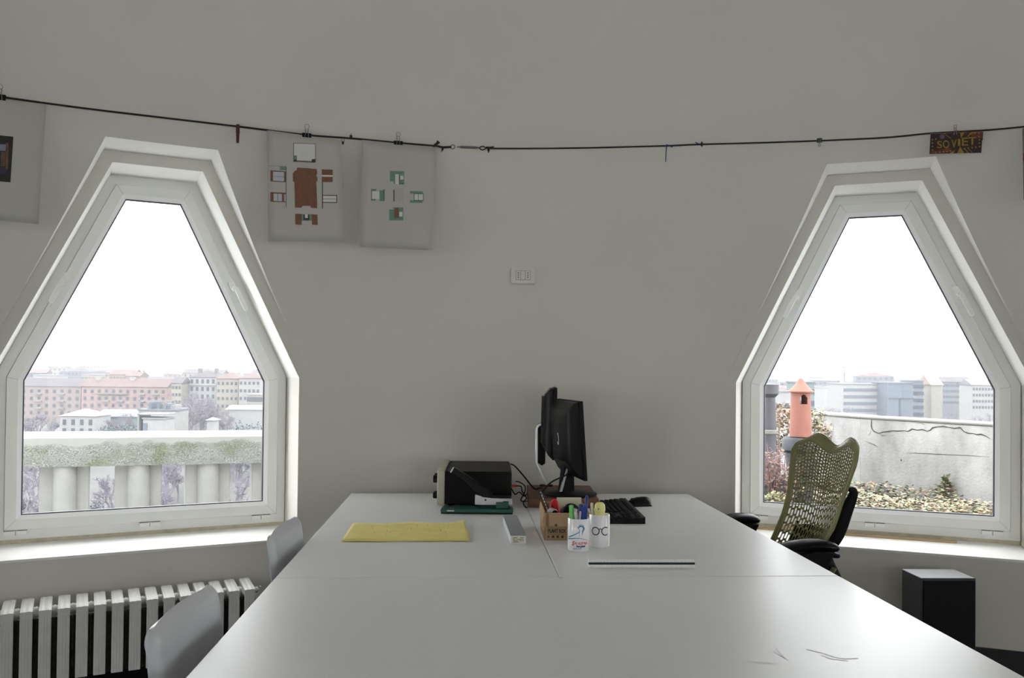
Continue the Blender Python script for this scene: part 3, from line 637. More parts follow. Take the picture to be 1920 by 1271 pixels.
root, put, onp, inv = sheet('flyer', 'dark red and gold SOVIET flyer clipped above the right window', 'flyer', [(1744.5, 250.5), (1843, 246.5), (1840, 287), (1742.5, 289)], [
    (orange, [[Z3(1180, 190), Z3(1395, 190), Z3(1390, 300), Z3(1250, 240)], [Z3(715, 440), Z3(900, 400), Z3(1090, 350), Z3(930, 465), Z3(715, 465)]], .0014),
    (gold, [[Z3(1100, 195), Z3(1160, 190), Z3(1110, 270)], [Z3(1240, 190), Z3(1290, 188), Z3(1180, 258)], [Z3(1100, 375), Z3(1060, 462), Z3(1150, 462)], [Z3(1040, 415), Z3(960, 465), Z3(1010, 465)], [Z3(880, 203), Z3(895, 203), Z3(985, 272), Z3(975, 275)], [Z3(1150, 400), Z3(1160, 398), Z3(1215, 460), Z3(1200, 462)], [Z3(1205, 415), Z3(1212, 412), Z3(1270, 460), Z3(1258, 462)]], .0018),
    (bulb, [dot(742, y) for y in (290, 332, 376, 420)]+[dot(x, y) for x, y in ((785, 455), (838, 450), (885, 446), (930, 440), (975, 432), (785, 282), (1155, 405), (1205, 398), (1252, 392), (1300, 385), (1348, 378), (1345, 332), (1345, 290), (1342, 248), (1290, 205), (1342, 205))], .002),
    (mat('flyer_violet', (.16, .08, .14), .4), [dot(868, 248, 34)], .002)], m='paper')
g = MB(); cs = [inv @ onp(*c) for c in ((1744.8, 251), (1842.6, 247), (1839.7, 286.6), (1742.8, 288.6))]; g.add([(p.x, -.0010-.012*max(0, -p.z)*sin(p.x*9), p.z) for p in cs], [(0, 1, 2, 3)]); obj('dark_print', g, fly, root)
g = MB()
for ch, x0, x1, y0, y1 in (('S', 800, 868, 400, 305), ('O', 875, 960, 398, 295), ('V', 985, 1055, 390, 288), ('I', 1070, 1100, 372, 280), ('E', 1120, 1200, 365, 262), ('T', 1205, 1305, 355, 255)):
    vs, fs = text_polys(ch, 1.0, bold=.015); mx = max(v[0] for v in vs); mn = min(v[0] for v in vs); my = max(v[1] for v in vs); ny = min(v[1] for v in vs)
    out = []
    for vx, vy in vs:
        p = inv @ onp(*Z3(x0+(x1-x0)*(vx-mn)/(mx-mn), y0+(y1-y0)*(vy-ny)/(my-ny))); out.append((p.x, -.0026, p.z))
    g.add(out, fs)
obj('lettering', g, gold, root)

# ------------------------------------------------------------------ things on the desks
ZT_ = .740
def desk_pt(u, v, z=ZT_): return atz(u, v, z)
# amplifier, its front panel to the left
r = thing('amplifier', 'black stereo amplifier with beige fascia, front turned left', 'amplifier', (-.170, 3.88, ZT_), .02)
b = MB(); b.box(-.115, .165, -.215, .215, .012, .150); obj('casing', b, M_['ampcase'], r, bevel=.002)
b = MB(); b.box(-.147, -.115, -.222, .222, .006, .158); obj('fascia', b, M_['beige'], r, bevel=.006)
for yy, zz, rr in ((-.17, .112, .017), (-.12, .112, .013), (-.07, .112, .013), (-.17, .042, .014), (-.11, .042, .010), (.05, .09, .02), (.15, .08, .026)):
    b = MB(); b.lathe([(rr, 0), (rr, .018), (rr*.85, .021)], 16, 0, T(-.146, yy, zz, 0, 0, -pi/2)); q = obj('knob', b, M_['black'], r, smooth=True)
    b = MB(); b.lathe([(rr*.6, 0), (rr*.6, .001)], 12, 0, T(-.1672, yy, zz, 0, 0, -pi/2)); obj('knob_cap', b, M_['alu'], q)
b = MB(); b.box(.165, .170, -.20, .20, .02, .145); obj('rear_panel', b, M_['darkgrey'], r)
for sx in (-1, 1):
    for sy in (-1, 1): b = MB(); b.lathe([(.014, 0), (.016, .012)], 12, 0, T(.02+sx*.11, sy*.17, 0)); obj('foot', b, M_['black'], r)
for k, (yy, zz, mm) in enumerate(((-.17, .105, 'silver'), (-.17, .085, 'red'), (-.14, .105, 'silver'), (-.14, .085, 'silver'))):
    b = MB(); b.lathe([(.0055, 0), (.0055, .016), (.003, .026)], 10, 0, T(.170, yy, zz, 0, 0, pi/2)); obj('plug', b, M_[mm], r)
# cables behind the amplifier
def cable(label, pts, rad=.003):
    b = MB(); b.tube(interp(pts, 8), rad, 8); o = obj('cable', b, M_['blackmat'], None, smooth=True); return tag(o, label, 'cable')
cable('thick black cable running from the amplifier top corner down to the monitors', [(.0, 4.02, .885), (.02, 3.99, .878), (.06, 3.93, .84), (.105, 3.86, .795), (.13, 3.84, .80), (.15, 3.93, .79)], .0032)
cable('thin black cable looping from the upper amplifier plugs', [(.022, 3.71, .845), (.04, 3.70, .842), (.062, 3.72, .822), (.060, 3.74, .79), (.045, 3.76, .76), (.055, 3.80, .745), (.085, 3.82, .745), (.14, 3.86, .745)], .0024)
cable('black cable curling from the red amplifier plug', [(.022, 3.712, .825), (.045, 3.70, .824), (.050, 3.73, .80), (.068, 3.70, .775), (.055, 3.73, .752), (.062, 3.66, .744), (.07, 3.64, .744)], .0024)
cable('wavy black cable lying low behind the amplifier', [(.0, 3.93, .79), (.02, 3.88, .765), (.04, 3.90, .772), (.062, 3.87, .758), (.078, 3.90, .766), (.10, 3.86, .752), (.15, 3.88, .744)], .0026)
# heavy duty stapler
p = atz(895, 962, ZT_)
r = thing('heavy_duty_stapler', 'large green stapler with long black lever before the amplifier', 'stapler', (-.134, 3.52, ZT_), .0)
b = MB(); b.prism([(-.146, .004), (-.150, .012), (-.146, .021), (.143, .021), (.146, .012), (.143, .004)], -.038, .038); obj('base', b, M_['green'], r, bevel=.003)
b = MB(); b.box(-.147, .143, -.038, .038, 0, .0055); obj('base_rubber', b, M_['blackmat'], r, bevel=.001)
b = MB(); b.prism([(.075, .021), (.126, .021), (.126, .050), (.104, .050), (.104, .046), (.075, .046)], -.024, .024); obj('bracket', b, M_['green'], r, bevel=.002)
b = MB(); b.prism([(-.012, .033), (-.010, .075), (.02, .068), (.06, .062), (.14, .060), (.142, .036), (.10, .034)], -.014, .014); h = obj('staple_head', b, M_['silver'], r, bevel=.0015)
b = MB(); b.lathe([(.004, 0), (.004, .001)], 10, 0, T(.032, -.0142, .054, 0, pi/2)); b2 = obj('rivet', b, M_['hole'], h)
b = MB(); b.prism([(-.112, .170), (-.102, .182), (-.092, .182), (.050, .092), (.062, .070), (.13, .070), (.14, .062), (.055, .060), (.02, .064), (-.02, .088), (-.055, .125), (-.10, .155)], -.015, .015); obj('lever', b, M_['black'], r, bevel=.004)
b = MB(); b.prism([(-.114, .165), (-.103, .184), (-.098, .183), (-.109, .163)], -.0155, .0155); obj('lever_cap', b, M_['silver'], r)
b = MB(); b.box(-.122, -.094, -.0384, -.0380, .010, .015); b.add([(-.122, -.030, .0212), (-.094, -.030, .0212), (-.094, -.022, .0212), (-.122, -.022, .0212)], [(0, 1, 2, 3)]); obj('worn_lettering', b, M_['silver'], r)
# yellow paper, folded
TL, TR, BR, BL = atz(662, 982.5, .745), atz(872, 979.5, .75), atz(879.5, 1014.5, .741), atz(640.5, 1015.5, .741)
r = thing('tracing_paper', 'folded yellow tracing paper with faint pencil lines on the left desk', 'paper', BL)
def ysurf(i, j, lift=0):
    p = BL.lerp(BR, i).lerp(TL.lerp(TR, i), j)-BL; z = .006+.0025*sin(i*9+j*3)*sin(pi*i)+.012*max(0, (i-.8)/.2)**2*j+.003*j
    if j < .03: z -= .002
    return Vector((p.x+.004*sin(j*7)*(i > .99), p.y+.002*sin(i*17), z+lift-.001))
b = MB(); b.grid(lambda i, j: ysurf(i, j), 40, 12); o = obj('top_layer', b, M_['yellow'], r, smooth=True, angle=80); md = o.modifiers.new('s', 'SOLIDIFY'); md.thickness = .0006
b = MB(); b.grid(lambda i, j: Vector((*(ysurf(i*.985+.01, j*.97))[:2], .0012+.001*sin(i*13)*sin(pi*i))), 30, 8); o = obj('lower_layer', b, M_['yellow'], r, smooth=True, angle=80); md = o.modifiers.new('s', 'SOLIDIFY'); md.thickness = .0006
def fold(i, t):
    a_ = t*pi-pi/2; p = ysurf(i, 0); zc = (p.z+.0012)/2; rr = (p.z-.0012)/2; return Vector((p.x, p.y-rr*cos(a_)*1.1, zc+rr*sin(a_)))
b = MB(); b.grid(lambda i, j: fold(i, j), 40, 6); obj('fold', b, M_['yellow'], r, smooth=True, angle=90)
b = MB(); rd = random.Random(3)
for k in range(46):
    i0 = .15+.72*rd.random(); j0 = .3+.6*rd.random(); L = .02+.09*rd.random(); hz = rd.random() < .55
    i1, j1 = (i0+L*.5, j0+.02*rd.random()) if hz else (i0+.005, j0-L*2)
    j1 = max(.08, min(.95, j1)); i1 = min(.96, i1)
    p, q = ysurf(i0, j0, .0012), ysurf(i1, j1, .0012); t = (q-p).normalized(); nn = Vector((-t.y, t.x, 0))*.0006; b.add([p-nn, q-nn, q+nn, p+nn], [(0, 1, 2, 3)])
o = obj('pencil_lines', b, M_['yellowdark'], r); o['kind'] = 'stuff'
# grey staple box
r = thing('staple_box', 'long grey box with cream label beside the yellow paper', 'box', (.0275, 2.893, ZT_), .075)
b = MB(); b.box(-.026, .026, 0, .385, 0, .0295); obj('box_body', b, M_['greyboxside'], r, bevel=.001)
b = MB(); b.box(-.0268, .0268, -.0008, .386, .027, .031); obj('lid', b, M_['greybox'], r, bevel=.001)
b = MB(); b.box(-.021, .021, -.0012, 0, .004, .025); q = obj('label_sticker', b, M_['label'], r)
b = MB()
for zz, parts in ((.0205, ((-.018, -.004), (.006, .018))), (.0155, ((-.018, -.010), (-.007, .017))), (.0105, ((-.018, -.002), (.003, .011), (.013, .018))), (.0065, ((-.018, .002),))):
    for x0, x1 in parts: b.box(x0, x1, -.0014, -.0011, zz-.0009, zz+.0009)
q2 = obj('small_print', b, M_['line'], q); q2['kind'] = 'stuff'
# cardboard box PLANT BOX
r = thing('cardboard_box', 'open brown cardboard box printed PLANT BOX beside the mugs', 'box', (.117, 2.958, ZT_), .02)
BW, BD, BH = .155, .26, .094
b = MB()
for q in ((0, BW, 0, .004), (0, BW, BD-.004, BD), (0, .004, 0, BD), (BW-.004, BW, 0, BD)): b.box(*q, .003, BH)
b.box(0, BW, 0, BD, 0, .004); obj('walls', b, M_['card'], r)
b = MB(); b.prism([(-.006, BH-.034), (-.002, BH-.034), (.003, BH+.001), (-.001, BH+.002)], .004, BD-.01, 0, None, 'y'); obj('flap', b, M_['card'], r, bevel=.0008)
b = MB(); b.prism([(-.004, BH-.046), (BW*.1, BH-.046), (BW*.1, BH+.001), (0, BH+.001)], -.0045, -.0015); b.box(.004, BW, -.0045, -.0015, BH-.046, BH+.001); obj('flap', b, M_['card'], r, bevel=.0006)
g = MB(); pl = lambda x_, z_: (.016+x_, -.0052, z_)
add_text(g, 'PLANT BOX', .0175, lambda a_, c_: (.0125+a_, -.0056, .0275+c_), bold=.0009, sx=.64)
obj('lettering', g, M_['ink'], r)
g = MB()
g.prism([(.034, .050), (.040, .059), (.046, .050)], -.0056, -.0050); g.box(.010, .108, -.0056, -.005, .0445, .0452)
for k, x0 in enumerate((.014, .030, .046, .062)):
    g.prism([(x0+.005*cos(t)*(1 if k % 2 else .9), .0135+.005*sin(t)) for t in [i*2*pi/(3+k*2) for i in range(3+k*2)]], -.0056, -.005)
g.box(.010, .075, -.0056, -.005, .0215, .0222); o = obj('printed_symbols', g, M_['ink'], r); o['kind'] = 'stuff'
# things in the box
bx = T(.117, 2.958, ZT_, .02)
def inbox(name, label, cat, x_, y_, z_, rz=0): return thing(name, label, cat, bx @ Vector((x_, y_, z_)), rz)
r = inbox('hole_punch', 'bright red plastic punch sticking up out of the cardboard box', 'punch', .040, .075, .006)
b = MB(); b.prism([(-.022, .0), (-.024, .045), (-.016, .085), (-.010, .118), (-.004, .124), (.004, .126), (.012, .120), (.018, .085), (.021, .05), (.021, 0)], -.012, .012); obj('body', b, M_['red'], r, bevel=.005, segs=3)
b = MB(); b.prism([(-.020, .088), (-.014, .116), (-.007, .118), (-.010, .088)], -.020, .004); obj('arm', b, M_['red'], r, bevel=.002)
b = MB(); b.prism([(-.012, .088), (-.0085, .108), (-.0065, .106), (-.0075, .087)], -.0215, -.0118); obj('slot', b, M_['hole'], r)
r = inbox('steel_scale', 'black and white striped steel rule lying across the cardboard box', 'ruler', .012, .20, BH+.014, 0)
b = MB(); b.add([(-.014, .12, .018), (-.006, .125, .012), (.018, -.10, -.030), (.008, -.10, -.024)], [(0, 1, 2, 3)]); o = obj('blade', b, M_['blackmat'], r); md = o.modifiers.new('s', 'SOLIDIFY'); md.thickness = .002
for k in range(6):
    t0, t1 = .08+k*.15, .08+k*.15+.10; A_, B_ = Vector((-.0145, .12, .0185)), Vector((.0075, -.10, -.0235))
    p, q = A_.lerp(B_, t0), A_.lerp(B_, t1); b = MB(); b.add([p+Vector((-.001, 0, .001)), q+Vector((-.001, 0, .001)), q+Vector((.0022, 0, .0015)), p+Vector((.0022, 0, .0015))], [(0, 1, 2, 3)]); obj('white_mark', b, M_['palepen'], r)
r = inbox('tape_cutter', 'grey metal tape cutter low in the cardboard box', 'cutter', .030, .035, BH-.030)
b = MB(); b.prism([(-.024, 0), (-.018, .034), (-.004, .042), (.016, .034), (.022, .0)], -.012, .012); obj('body', b, M_['silver'], r, bevel=.002)
b = MB(); b.lathe([(.010, -.013), (.010, .013)], 16, 0, T(.008, 0, .026, 0, pi/2)); obj('wheel', b, M_['black'], r)
r = inbox('envelope_bundle', 'cream envelopes standing at the back of the cardboard box', 'envelopes', .105, .20, .006, .05)
for k in range(3):
    b = MB(); b.box(-.048+k*.004, .042, k*.006, k*.006+.002, 0, .112-k*.007); obj('envelope', b, M_['card' if k == 1 else 'label'], r)
r = inbox('black_pouch', 'crumpled black pouch inside the cardboard box', 'pouch', .10, .11, .005)
b = MB(); rd = random.Random(5)
def pouch(i, j):
    a_ = i*2*pi; ph = j*pi; rr = 1+.14*sin(5*a_+3*ph)+.1*sin(9*ph+2*a_); return (.042*sin(ph)*cos(a_)*rr, .035*sin(ph)*sin(a_)*rr, .05-.052*cos(ph)*(1+.08*sin(4*a_)))
b.grid(pouch, 24, 14); obj('pouch_skin', b, M_['blackmat'], r, smooth=True, angle=80)
# wooden riser and the monitors
r = thing('monitor_riser', 'flat brown wooden board under the monitor stand', 'board', (.226, 3.87, ZT_), 0)
b = MB(); b.box(-.150, .150, -.21, .22, 0, .040); obj('board', b, M_['wood'], r, bevel=.002)
def monitor(label, loc, rz, w_, h, tilt, stand, hz, logo=False, vents=False):
    """faces local +x; pivot of the panel at height hz"""
    r = thing('computer_monitor', label, 'monitor', loc, rz)
    Mx = T(0, 0, hz, 0, 0, tilt)
    b = MB(); b.box(-.004, .012, -w_/2, w_/2, -h/2, h/2, 0, Mx); obj('bezel', b, M_['black'], r, bevel=.003)
    b = MB(); b.box(.0115, .0128, -w_/2+.016, w_/2-.016, -h/2+.02, h/2-.016, 0, Mx); obj('screen', b, mat('screen_black', (.01, .01, .012), .12), r)
    b = MB(); y0, y1, y2 = w_/2-.002, w_/2-.05, w_/2-.075; z0, z1, z2 = h/2-.002, h/2-.045, h/2-.075
    V = []
    for (xx, yy, za, zb) in ((-.004, y0, -z0, z0), (-.022, y0-.012, -z0+.018, z0-.006), (-.044, y1, -z1+.01, z1+.008), (-.056, y2, -z2, z2)):
        V += [(xx, -yy, za), (xx, yy, za), (xx, yy, zb), (xx, -yy, zb)]
    Fc = [(k*4+i, k*4+(i+1) % 4, k*4+4+(i+1) % 4, k*4+4+i) for k in range(3) for i in range(4)]+[(12, 13, 14, 15), (3, 2, 1, 0)]
    b.add(V, Fc, 0, Mx); back = obj('back_shell', b, M_['black'], r, bevel=.006, segs=3)
    if vents:
        b = MB()
        for k in range(24): b.box(-.0575, -.03, -w_/2+.062, -w_/2+.085, .0+k*.0065-.03, .0028+k*.0065-.03, 0, Mx)
        for k in range(24): b.box(-.0575, -.05, -w_/2+.085, w_/2-.085, .0+k*.0065-.03, .0028+k*.0065-.03, 0, Mx)
        o = obj('vent_ribs', b, M_['darkgrey'], back); o['kind'] = 'stuff'
    if logo:
        b = MB()
        P = [(.010*sin(t)*(1 if t < 4 else .8), .026*cos(t)) for t in [i*.35 for i in range(-2, 13)]]
        b.tube([Mx @ Vector((-.0575, -q, z)) for q, z in P], .0014, 6); obj('badge', b, M_['alu'], back, smooth=True)
        b = MB()
        for yy, zz in ((-.035, .055), (.01, .05)): b.box(-.0575, -.055, yy-.004, yy+.004, zz-.003, zz+.003, 0, Mx)
        b.box(-.0573, -.055, -.06, .06, .064, .0655, 0, Mx); obj('mount_slots', b, M_['hole'], back)
    return r, Mx
r, Mx = monitor('front black flat monitor with silver badge on its back, screen turned right', (.262, 3.79, ZT_+.0405), .20, .38, .335, -.07, None, .248, logo=True)
b = MB(); b.lathe([(.001, 0), (.122, 0), (.125, .004), (.118, .010), (.05, .018), (.001, .019)], 48, 0, T(0, 0, 0) @ Matrix.Diagonal((.95, 1.0, 1, 1))); obj('stand_base', b, M_['black'], r, smooth=True, angle=50)
b = MB(); b.prism([(-.048, .014), (.012, .014), (.008, .15), (-.004, .22), (-.028, .22), (-.036, .12)], -.030, .030, 0, None, 'y'); obj('stand_neck', b, M_['blackmat'], r, bevel=.004)
b = MB(); b.prism([(-.056, .014), (-.044, .014), (-.012, .140), (-.020, .140)], -.033, -.018, 0, None, 'y'); obj('neck_trim', b, M_['silver'], r, bevel=.002)
b = MB(); b.tube(interp([(-.02, -.04, .135), (-.012, -.05, .115), (-.035, -.052, .09), (-.07, -.05, .075), (-.10, -.035, .055), (-.125, -.02, .02), (-.13, 0, .004)]), .0035); obj('signal_lead', b, M_['darkgrey'], r, smooth=True)
b = MB(); b.tube([(-.005, -.042, .135), (-.004, -.044, .115)], .007); obj('blue_plug', b, M_['bluep'], r, smooth=True, segs=1)
r, Mx = monitor('rear black monitor with ribbed back on a silver arm, mostly behind the front one', (.198, 4.075, ZT_+.0405), -.03, .31, .33, .02, None, .30, vents=True)
def ribbon(pts, w0, y0, y1, m, name, parent, bev=.002):
    b = MB(); P = [Vector(p) for p in pts]; L = []; Rr = []
    for i, p in enumerate(P):
        t = (P[min(i+1, len(P)-1)]-P[max(i-1, 0)]).normalized(); nn = Vector((-t.y, t.x)); L.append(p+nn*w0/2); Rr.append(p-nn*w0/2)
    for i in range(len(P)-1): b.prism([tuple(L[i]), tuple(L[i+1]), tuple(Rr[i+1]), tuple(Rr[i])], y0, y1)
    return obj(name, b, m, parent, bevel=bev)
arm = [(-.045, .283), (-.060, .290), (-.072, .283), (-.078, .268), (-.078, .115), (-.074, .100), (-.030, .006)]
v = []; f = []
for i, p in enumerate(arm):
    q0 = Vector(arm[max(i-1, 0)]); q1 = Vector(arm[min(i+1, len(arm)-1)]); t = (q1-q0).normalized(); nn = Vector((-t.y, t.x))*.0055
    for yy in (-.035, .03): v += [(p[0]+nn.x, yy, p[1]+nn.y), (p[0]-nn.x, yy, p[1]-nn.y)]
for i in range(len(arm)-1):
    k = i*4; f += [(k, k+4, k+6, k+2), (k+1, k+3, k+7, k+5), (k, k+1, k+5, k+4), (k+2, k+6, k+7, k+3)]
f += [(0, 2, 3, 1), (24, 25, 27, 26)]
b = MB(); b.add(v, f); obj('support_arm', b, M_['alu'], r, bevel=.0015)
b = MB(); b.prism([(-.070, .108), (-.052, .096), (-.036, .106), (-.034, .262), (-.044, .278), (-.062, .280), (-.071, .268)], -.032, .027); obj('arm_cover', b, M_['blackmat'], r, bevel=.003)
b = MB(); b.box(-.06, .0, -.04, .005, 0, .006); obj('arm_foot', b, M_['black'], r, bevel=.002)
# keyboard
r = thing('keyboard', 'black computer keyboard lying lengthwise on the right desk', 'keyboard', (.437, 3.545, ZT_), -pi/2+.02)
KW, KD = .50, .15
b = MB(); b.prism([(-KD/2, 0), (KD/2, 0), (KD/2, .026), (KD/2-.03, .022), (-KD/2+.02, .008), (-KD/2, .004)], -KW/2, KW/2, 0, None, 'x'); 
o = obj('keyboard_body', b, M_['black'], r, bevel=.003)
kb = MB(); kb.prism([(-.0075, 0), (.0075, 0), (.006, .007), (-.006, .007)], -.0078, .0078, 0, None, 'y'); km = kb.mesh('key', M_['blackmat'])
for row in range(6):
    yy = -KD/2+.022+row*.0200+(.006 if row == 5 else 0); zz = .0075+.0145*(yy+KD/2)/KD
    col = 0
    for c in range(23):
        x_ = -KW/2+.022+c*.0205
        if c in (15, 19) or (row in (2,) and 15 < c < 19) or (row == 0 and 3 < c < 9): continue
        if x_ > KW/2-.012: continue
        o = bpy.data.objects.new('key', km); COL.objects.link(o); o.parent = r; o.location = (x_, yy, zz)
b = MB(); b.box(-KW/2+.10, -KW/2+.21, -KD/2+.014, -KD/2+.030, .008, .0165); obj('space_bar', b, M_['blackmat'], r, bevel=.001)
# mouse
r = thing('mouse', 'black wired computer mouse beside the keyboard', 'mouse', (.559, 3.745, ZT_), .25)
def ms(i, j):
    a_ = i*2*pi; t = j; rx = .056*sin(t*pi/2)**.8; ry = .031*sin(t*pi/2)**.8
    zz = .002+.036*cos(t*pi/2)**.75*(1-.25*cos(a_)*sin(t*pi/2)*-1) if t < 1 else .002
    return (rx*cos(a_), ry*sin(a_)*(1-.1*cos(a_)), zz)
b = MB(); b.grid(ms, 28, 10); b.add([ms(i/28, 1) for i in range(28)], [tuple(range(28))]); obj('mouse_shell', b, M_['black'], r, smooth=True, angle=60)
b = MB(); b.box(-.05, .05, -.029, .029, 0, .004); obj('sole', b, M_['blackmat'], r, bevel=.002)
b = MB(); b.lathe([(.008, -.003), (.008, .003)], 14, 0, T(-.032, 0, .026, 0, pi/2)); obj('scroll_wheel', b, M_['darkgrey'], r)
b = MB(); b.tube(interp([(-.05, 0, .010), (-.075, .01, .008), (-.11, .035, .005), (-.16, .04, .003)]), .002); obj('lead', b, M_['blackmat'], r, smooth=True)
# mugs
def mug(label, u, v, rad, h, rz=0):
    p = atz(u, v, ZT_)
    r = thing('mug', label, 'mug', (p.x, p.y+rad, ZT_), rz)
    b = MB(); pr = [(.001, 0), (rad-.003, 0), (rad, .004), (rad, h-.002), (rad-.0015, h), (rad-.004, h-.002), (rad-.004, .006), (.001, .006)]
    b.lathe(pr, 56, 0, None, cap=False); obj('cup', b, M_['ceramic'], r, smooth=True, angle=50)
    return r, p
def wrap(rad, x_, z_, off=.0004): a_ = x_/rad-pi/2; return ((rad+off)*cos(a_), (rad+off)*sin(a_), z_)
def strip(b, pts, wd, rad, off=.0004):
    P0_ = [Vector(p) for p in pts]; w0_ = wd if isinstance(wd, (list, tuple)) else [wd]*len(P0_); P = []; wds = []
    for i in range(len(P0_)-1):
        for k in range(6): P.append(P0_[i].lerp(P0_[i+1], k/6)); wds.append(w0_[i]+(w0_[i+1]-w0_[i])*k/6)
    P.append(P0_[-1]); wds.append(w0_[-1])
    out = []
    for i, p in enumerate(P):
        t = (P[min(i+1, len(P)-1)]-P[max(i-1, 0)]).normalized(); nn = Vector((-t.y, t.x)); out.append((p+nn*wds[i]/2, p-nn*wds[i]/2))
    for i in range(len(P)-1):
        q = [out[i][0], out[i+1][0], out[i+1][1], out[i][1]]; b.add([wrap(rad, *a_, off) for a_ in q], [(0, 1, 2, 3)])
r, pm = mug('white mug with a blue swoosh and red Ski lettering, holding pens', 1086, 1035.5, .0355, .105)
MR = .0355
def mz(x, y): return ((x-690)/7.06/1611*2.81*1.0, .105-(y-505)/7.06/1611*2.81*.985+.002)
def mzw(x, y):
    X, Zz = mz(x, y); X = max(-.034, min(.034, X)); return (MR*math.asin(X/MR), Zz)
b = MB()
strip(b, [mzw(*q) for q in ((540, 762), (580, 745), (630, 715), (680, 685), (700, 660))], [.0015, .0035, .003, .0025, .001], MR)
strip(b, [mzw(*q) for q in ((548, 785), (580, 775), (640, 762), (700, 762), (760, 775), (800, 797))], [.003, .0035, .0022, .0018, .0014, .0008], MR, .0005)
strip(b, [mzw(*q) for q in ((672, 625), (700, 600), (735, 605), (750, 635), (735, 665), (725, 715))], [.003, .005, .005, .006, .004, .001], MR)
strip(b, [mzw(*q) for q in ((668, 612), (680, 632), (692, 650), (690, 700), (688, 755))], [.002, .002, .0015, .001, .0006], MR)
strip(b, [mzw(*q) for q in ((680, 598), (705, 580), (735, 585), (752, 602))], .0012, MR)
obj('swoosh', b, M_['blueink'], r)
def mtext(txt, size, x0, y0, m, name, bold=.0003, shear=.25, k=1.0):
    g = MB(); X0, Z0 = mzw(x0, y0)
    add_text(g, txt, size, lambda a_, c_: wrap(MR, X0+(a_+c_*shear)*k, Z0+c_, .0006), bold=bold); obj(name, g, M_[m], r)
mtext('S', .0185, 596, 855, 'redink', 'lettering', .0006); mtext('KI AUSTRIA', .0105, 632, 842, 'redink', 'lettering', .0004, .25, .80)
mtext('bergisel', .0100, 650, 878, 'navyink', 'lettering', .0005, .25, .95); mtext('Innsbruck', .0068, 612, 906, 'blueink', 'lettering', .0001, .2, .95)
def pen(name, label, p, d, L, rad, m, cat='pen', cap=None, capm=None):
    o0 = Vector(p); dv = Vector(d).normalized(); b = MB()
    q = thing(name, label, cat, o0)
    b.tube([Vector((0, 0, 0)), dv*L*.6], rad, 10); obj('barrel', b, M_[m], q, smooth=True)
    b = MB(); b.tube([dv*L*.6, dv*L*.62, dv*L*.985, dv*L], [rad, rad*1.12, rad*1.12, rad*.7], 12); obj('cap', b, M_[capm or m], q, smooth=True)
    if cap:
        c = MB(); s = Vector((0, -1, 0)); c.tube([dv*L*.68+s*rad*1.5, dv*L*.97+s*rad*1.5], rad*.3, 6); obj('pocket_clip', c, M_[capm or m], q)
    return q
cx, cy = pm.x, pm.y+.0355
pen('marker_pen', 'light green marker in the mug with the blue swoosh', (cx-.018, cy-.004, .750), (-.05, -.03, 1), .138, .0068, 'limegreen', 'marker', True)
pen('ballpoint_pen', 'pale pen left of the blue pens, in the front mug', (cx-.006, cy-.012, .750), (-.04, -.05, 1), .126, .0036, 'palepen', cap=True)
pen('ballpoint_pen', 'thin silver pen beside the green marker, in the front mug', (cx-.010, cy+.006, .750), (-.02, .05, 1), .124, .0032, 'silver', cap=True)
pen('ballpoint_pen', 'short pinkish pen in the front mug, leaning right', (cx-.004, cy-.016, .750), (.07, -.02, 1), .119, .003, 'palepen')
pen('marker_pen', 'thick dark blue marker in the middle of the front mug', (cx+.002, cy-.008, .750), (.10, -.05, 1), .132, .0075, 'bluep', 'marker', True)
pen('marker_pen', 'dark blue marker leaning against the right rim of the front mug', (cx+.012, cy-.004, .750), (.07, -.02, 1), .140, .0066, 'bluep', 'marker', True)
pen('marker_pen', 'navy marker at the back of the front mug', (cx+.004, cy+.014, .750), (.04, .05, 1), .136, .0062, 'bluep', 'marker', False)
q = pen('pencil', 'tall blue and white pencil rising from the front mug', (cx+.020, cy+.002, .750), (.035, .02, 1), .166, .0042, 'bluewhite', 'pencil', False, 'bluep')
b = MB()
for t in (.075, .105, .122): b.tube([Vector((.035, .02, 1)).normalized()*t, Vector((.035, .02, 1)).normalized()*(t+.006)], .0050, 10)
obj('white_bands', b, M_['ceramic'], q)
r, pm = mug('white mug with black round eyeglasses print, holding a lemon yellow eraser', 1125.5, 1027.5, .0345, .107)
MR2 = .0345
def ringpts(cx_, cz_, rr, a0, a1, n=26): return [(cx_+rr*cos(a0+(a1-a0)*k/n), cz_+rr*sin(a0+(a1-a0)*k/n)) for k in range(n+1)]
g = MB(); strip(g, ringpts(-.0165, .055, .0125, 0, 2*pi), .0034, MR2); strip(g, ringpts(.0175, .055, .0130, radians(48), radians(312)), .0034, MR2, .0006); strip(g, [(-.005, .0605), (0, .0635), (.005, .0605)], .0028, MR2, .0005)
obj('glasses_print', g, M_['blackink'], r)
q = thing('eraser', 'round lemon yellow translucent eraser in the mug with glasses print', 'eraser', (pm.x, pm.y+.026, .750))
b = MB(); b.lathe([(.001, 0), (.011, 0), (.0125, .03), (.015, .085), (.0165, .100), (.0185, .115), (.017, .128), (.011, .136), (.001, .138)], 24); obj('eraser_body', b, M_['lemon'], q, smooth=True, angle=60)
b = MB(); b.lathe([(.002, 0), (.002, .0015)], 10, 0, T(-.006, -.0170, .117, 0, pi/2)); obj('dot', b, M_['hole'], q)
pen('ballpoint_pen', 'cream pen leaning left in the mug with glasses print', (pm.x-.012, pm.y+.045, .750), (-.10, .02, 1), .132, .0045, 'label')
pen('marker_pen', 'dark marker at the back of the mug with glasses print', (pm.x-.006, pm.y+.052, .750), (-.16, .05, 1), .122, .005, 'bluep', 'marker')
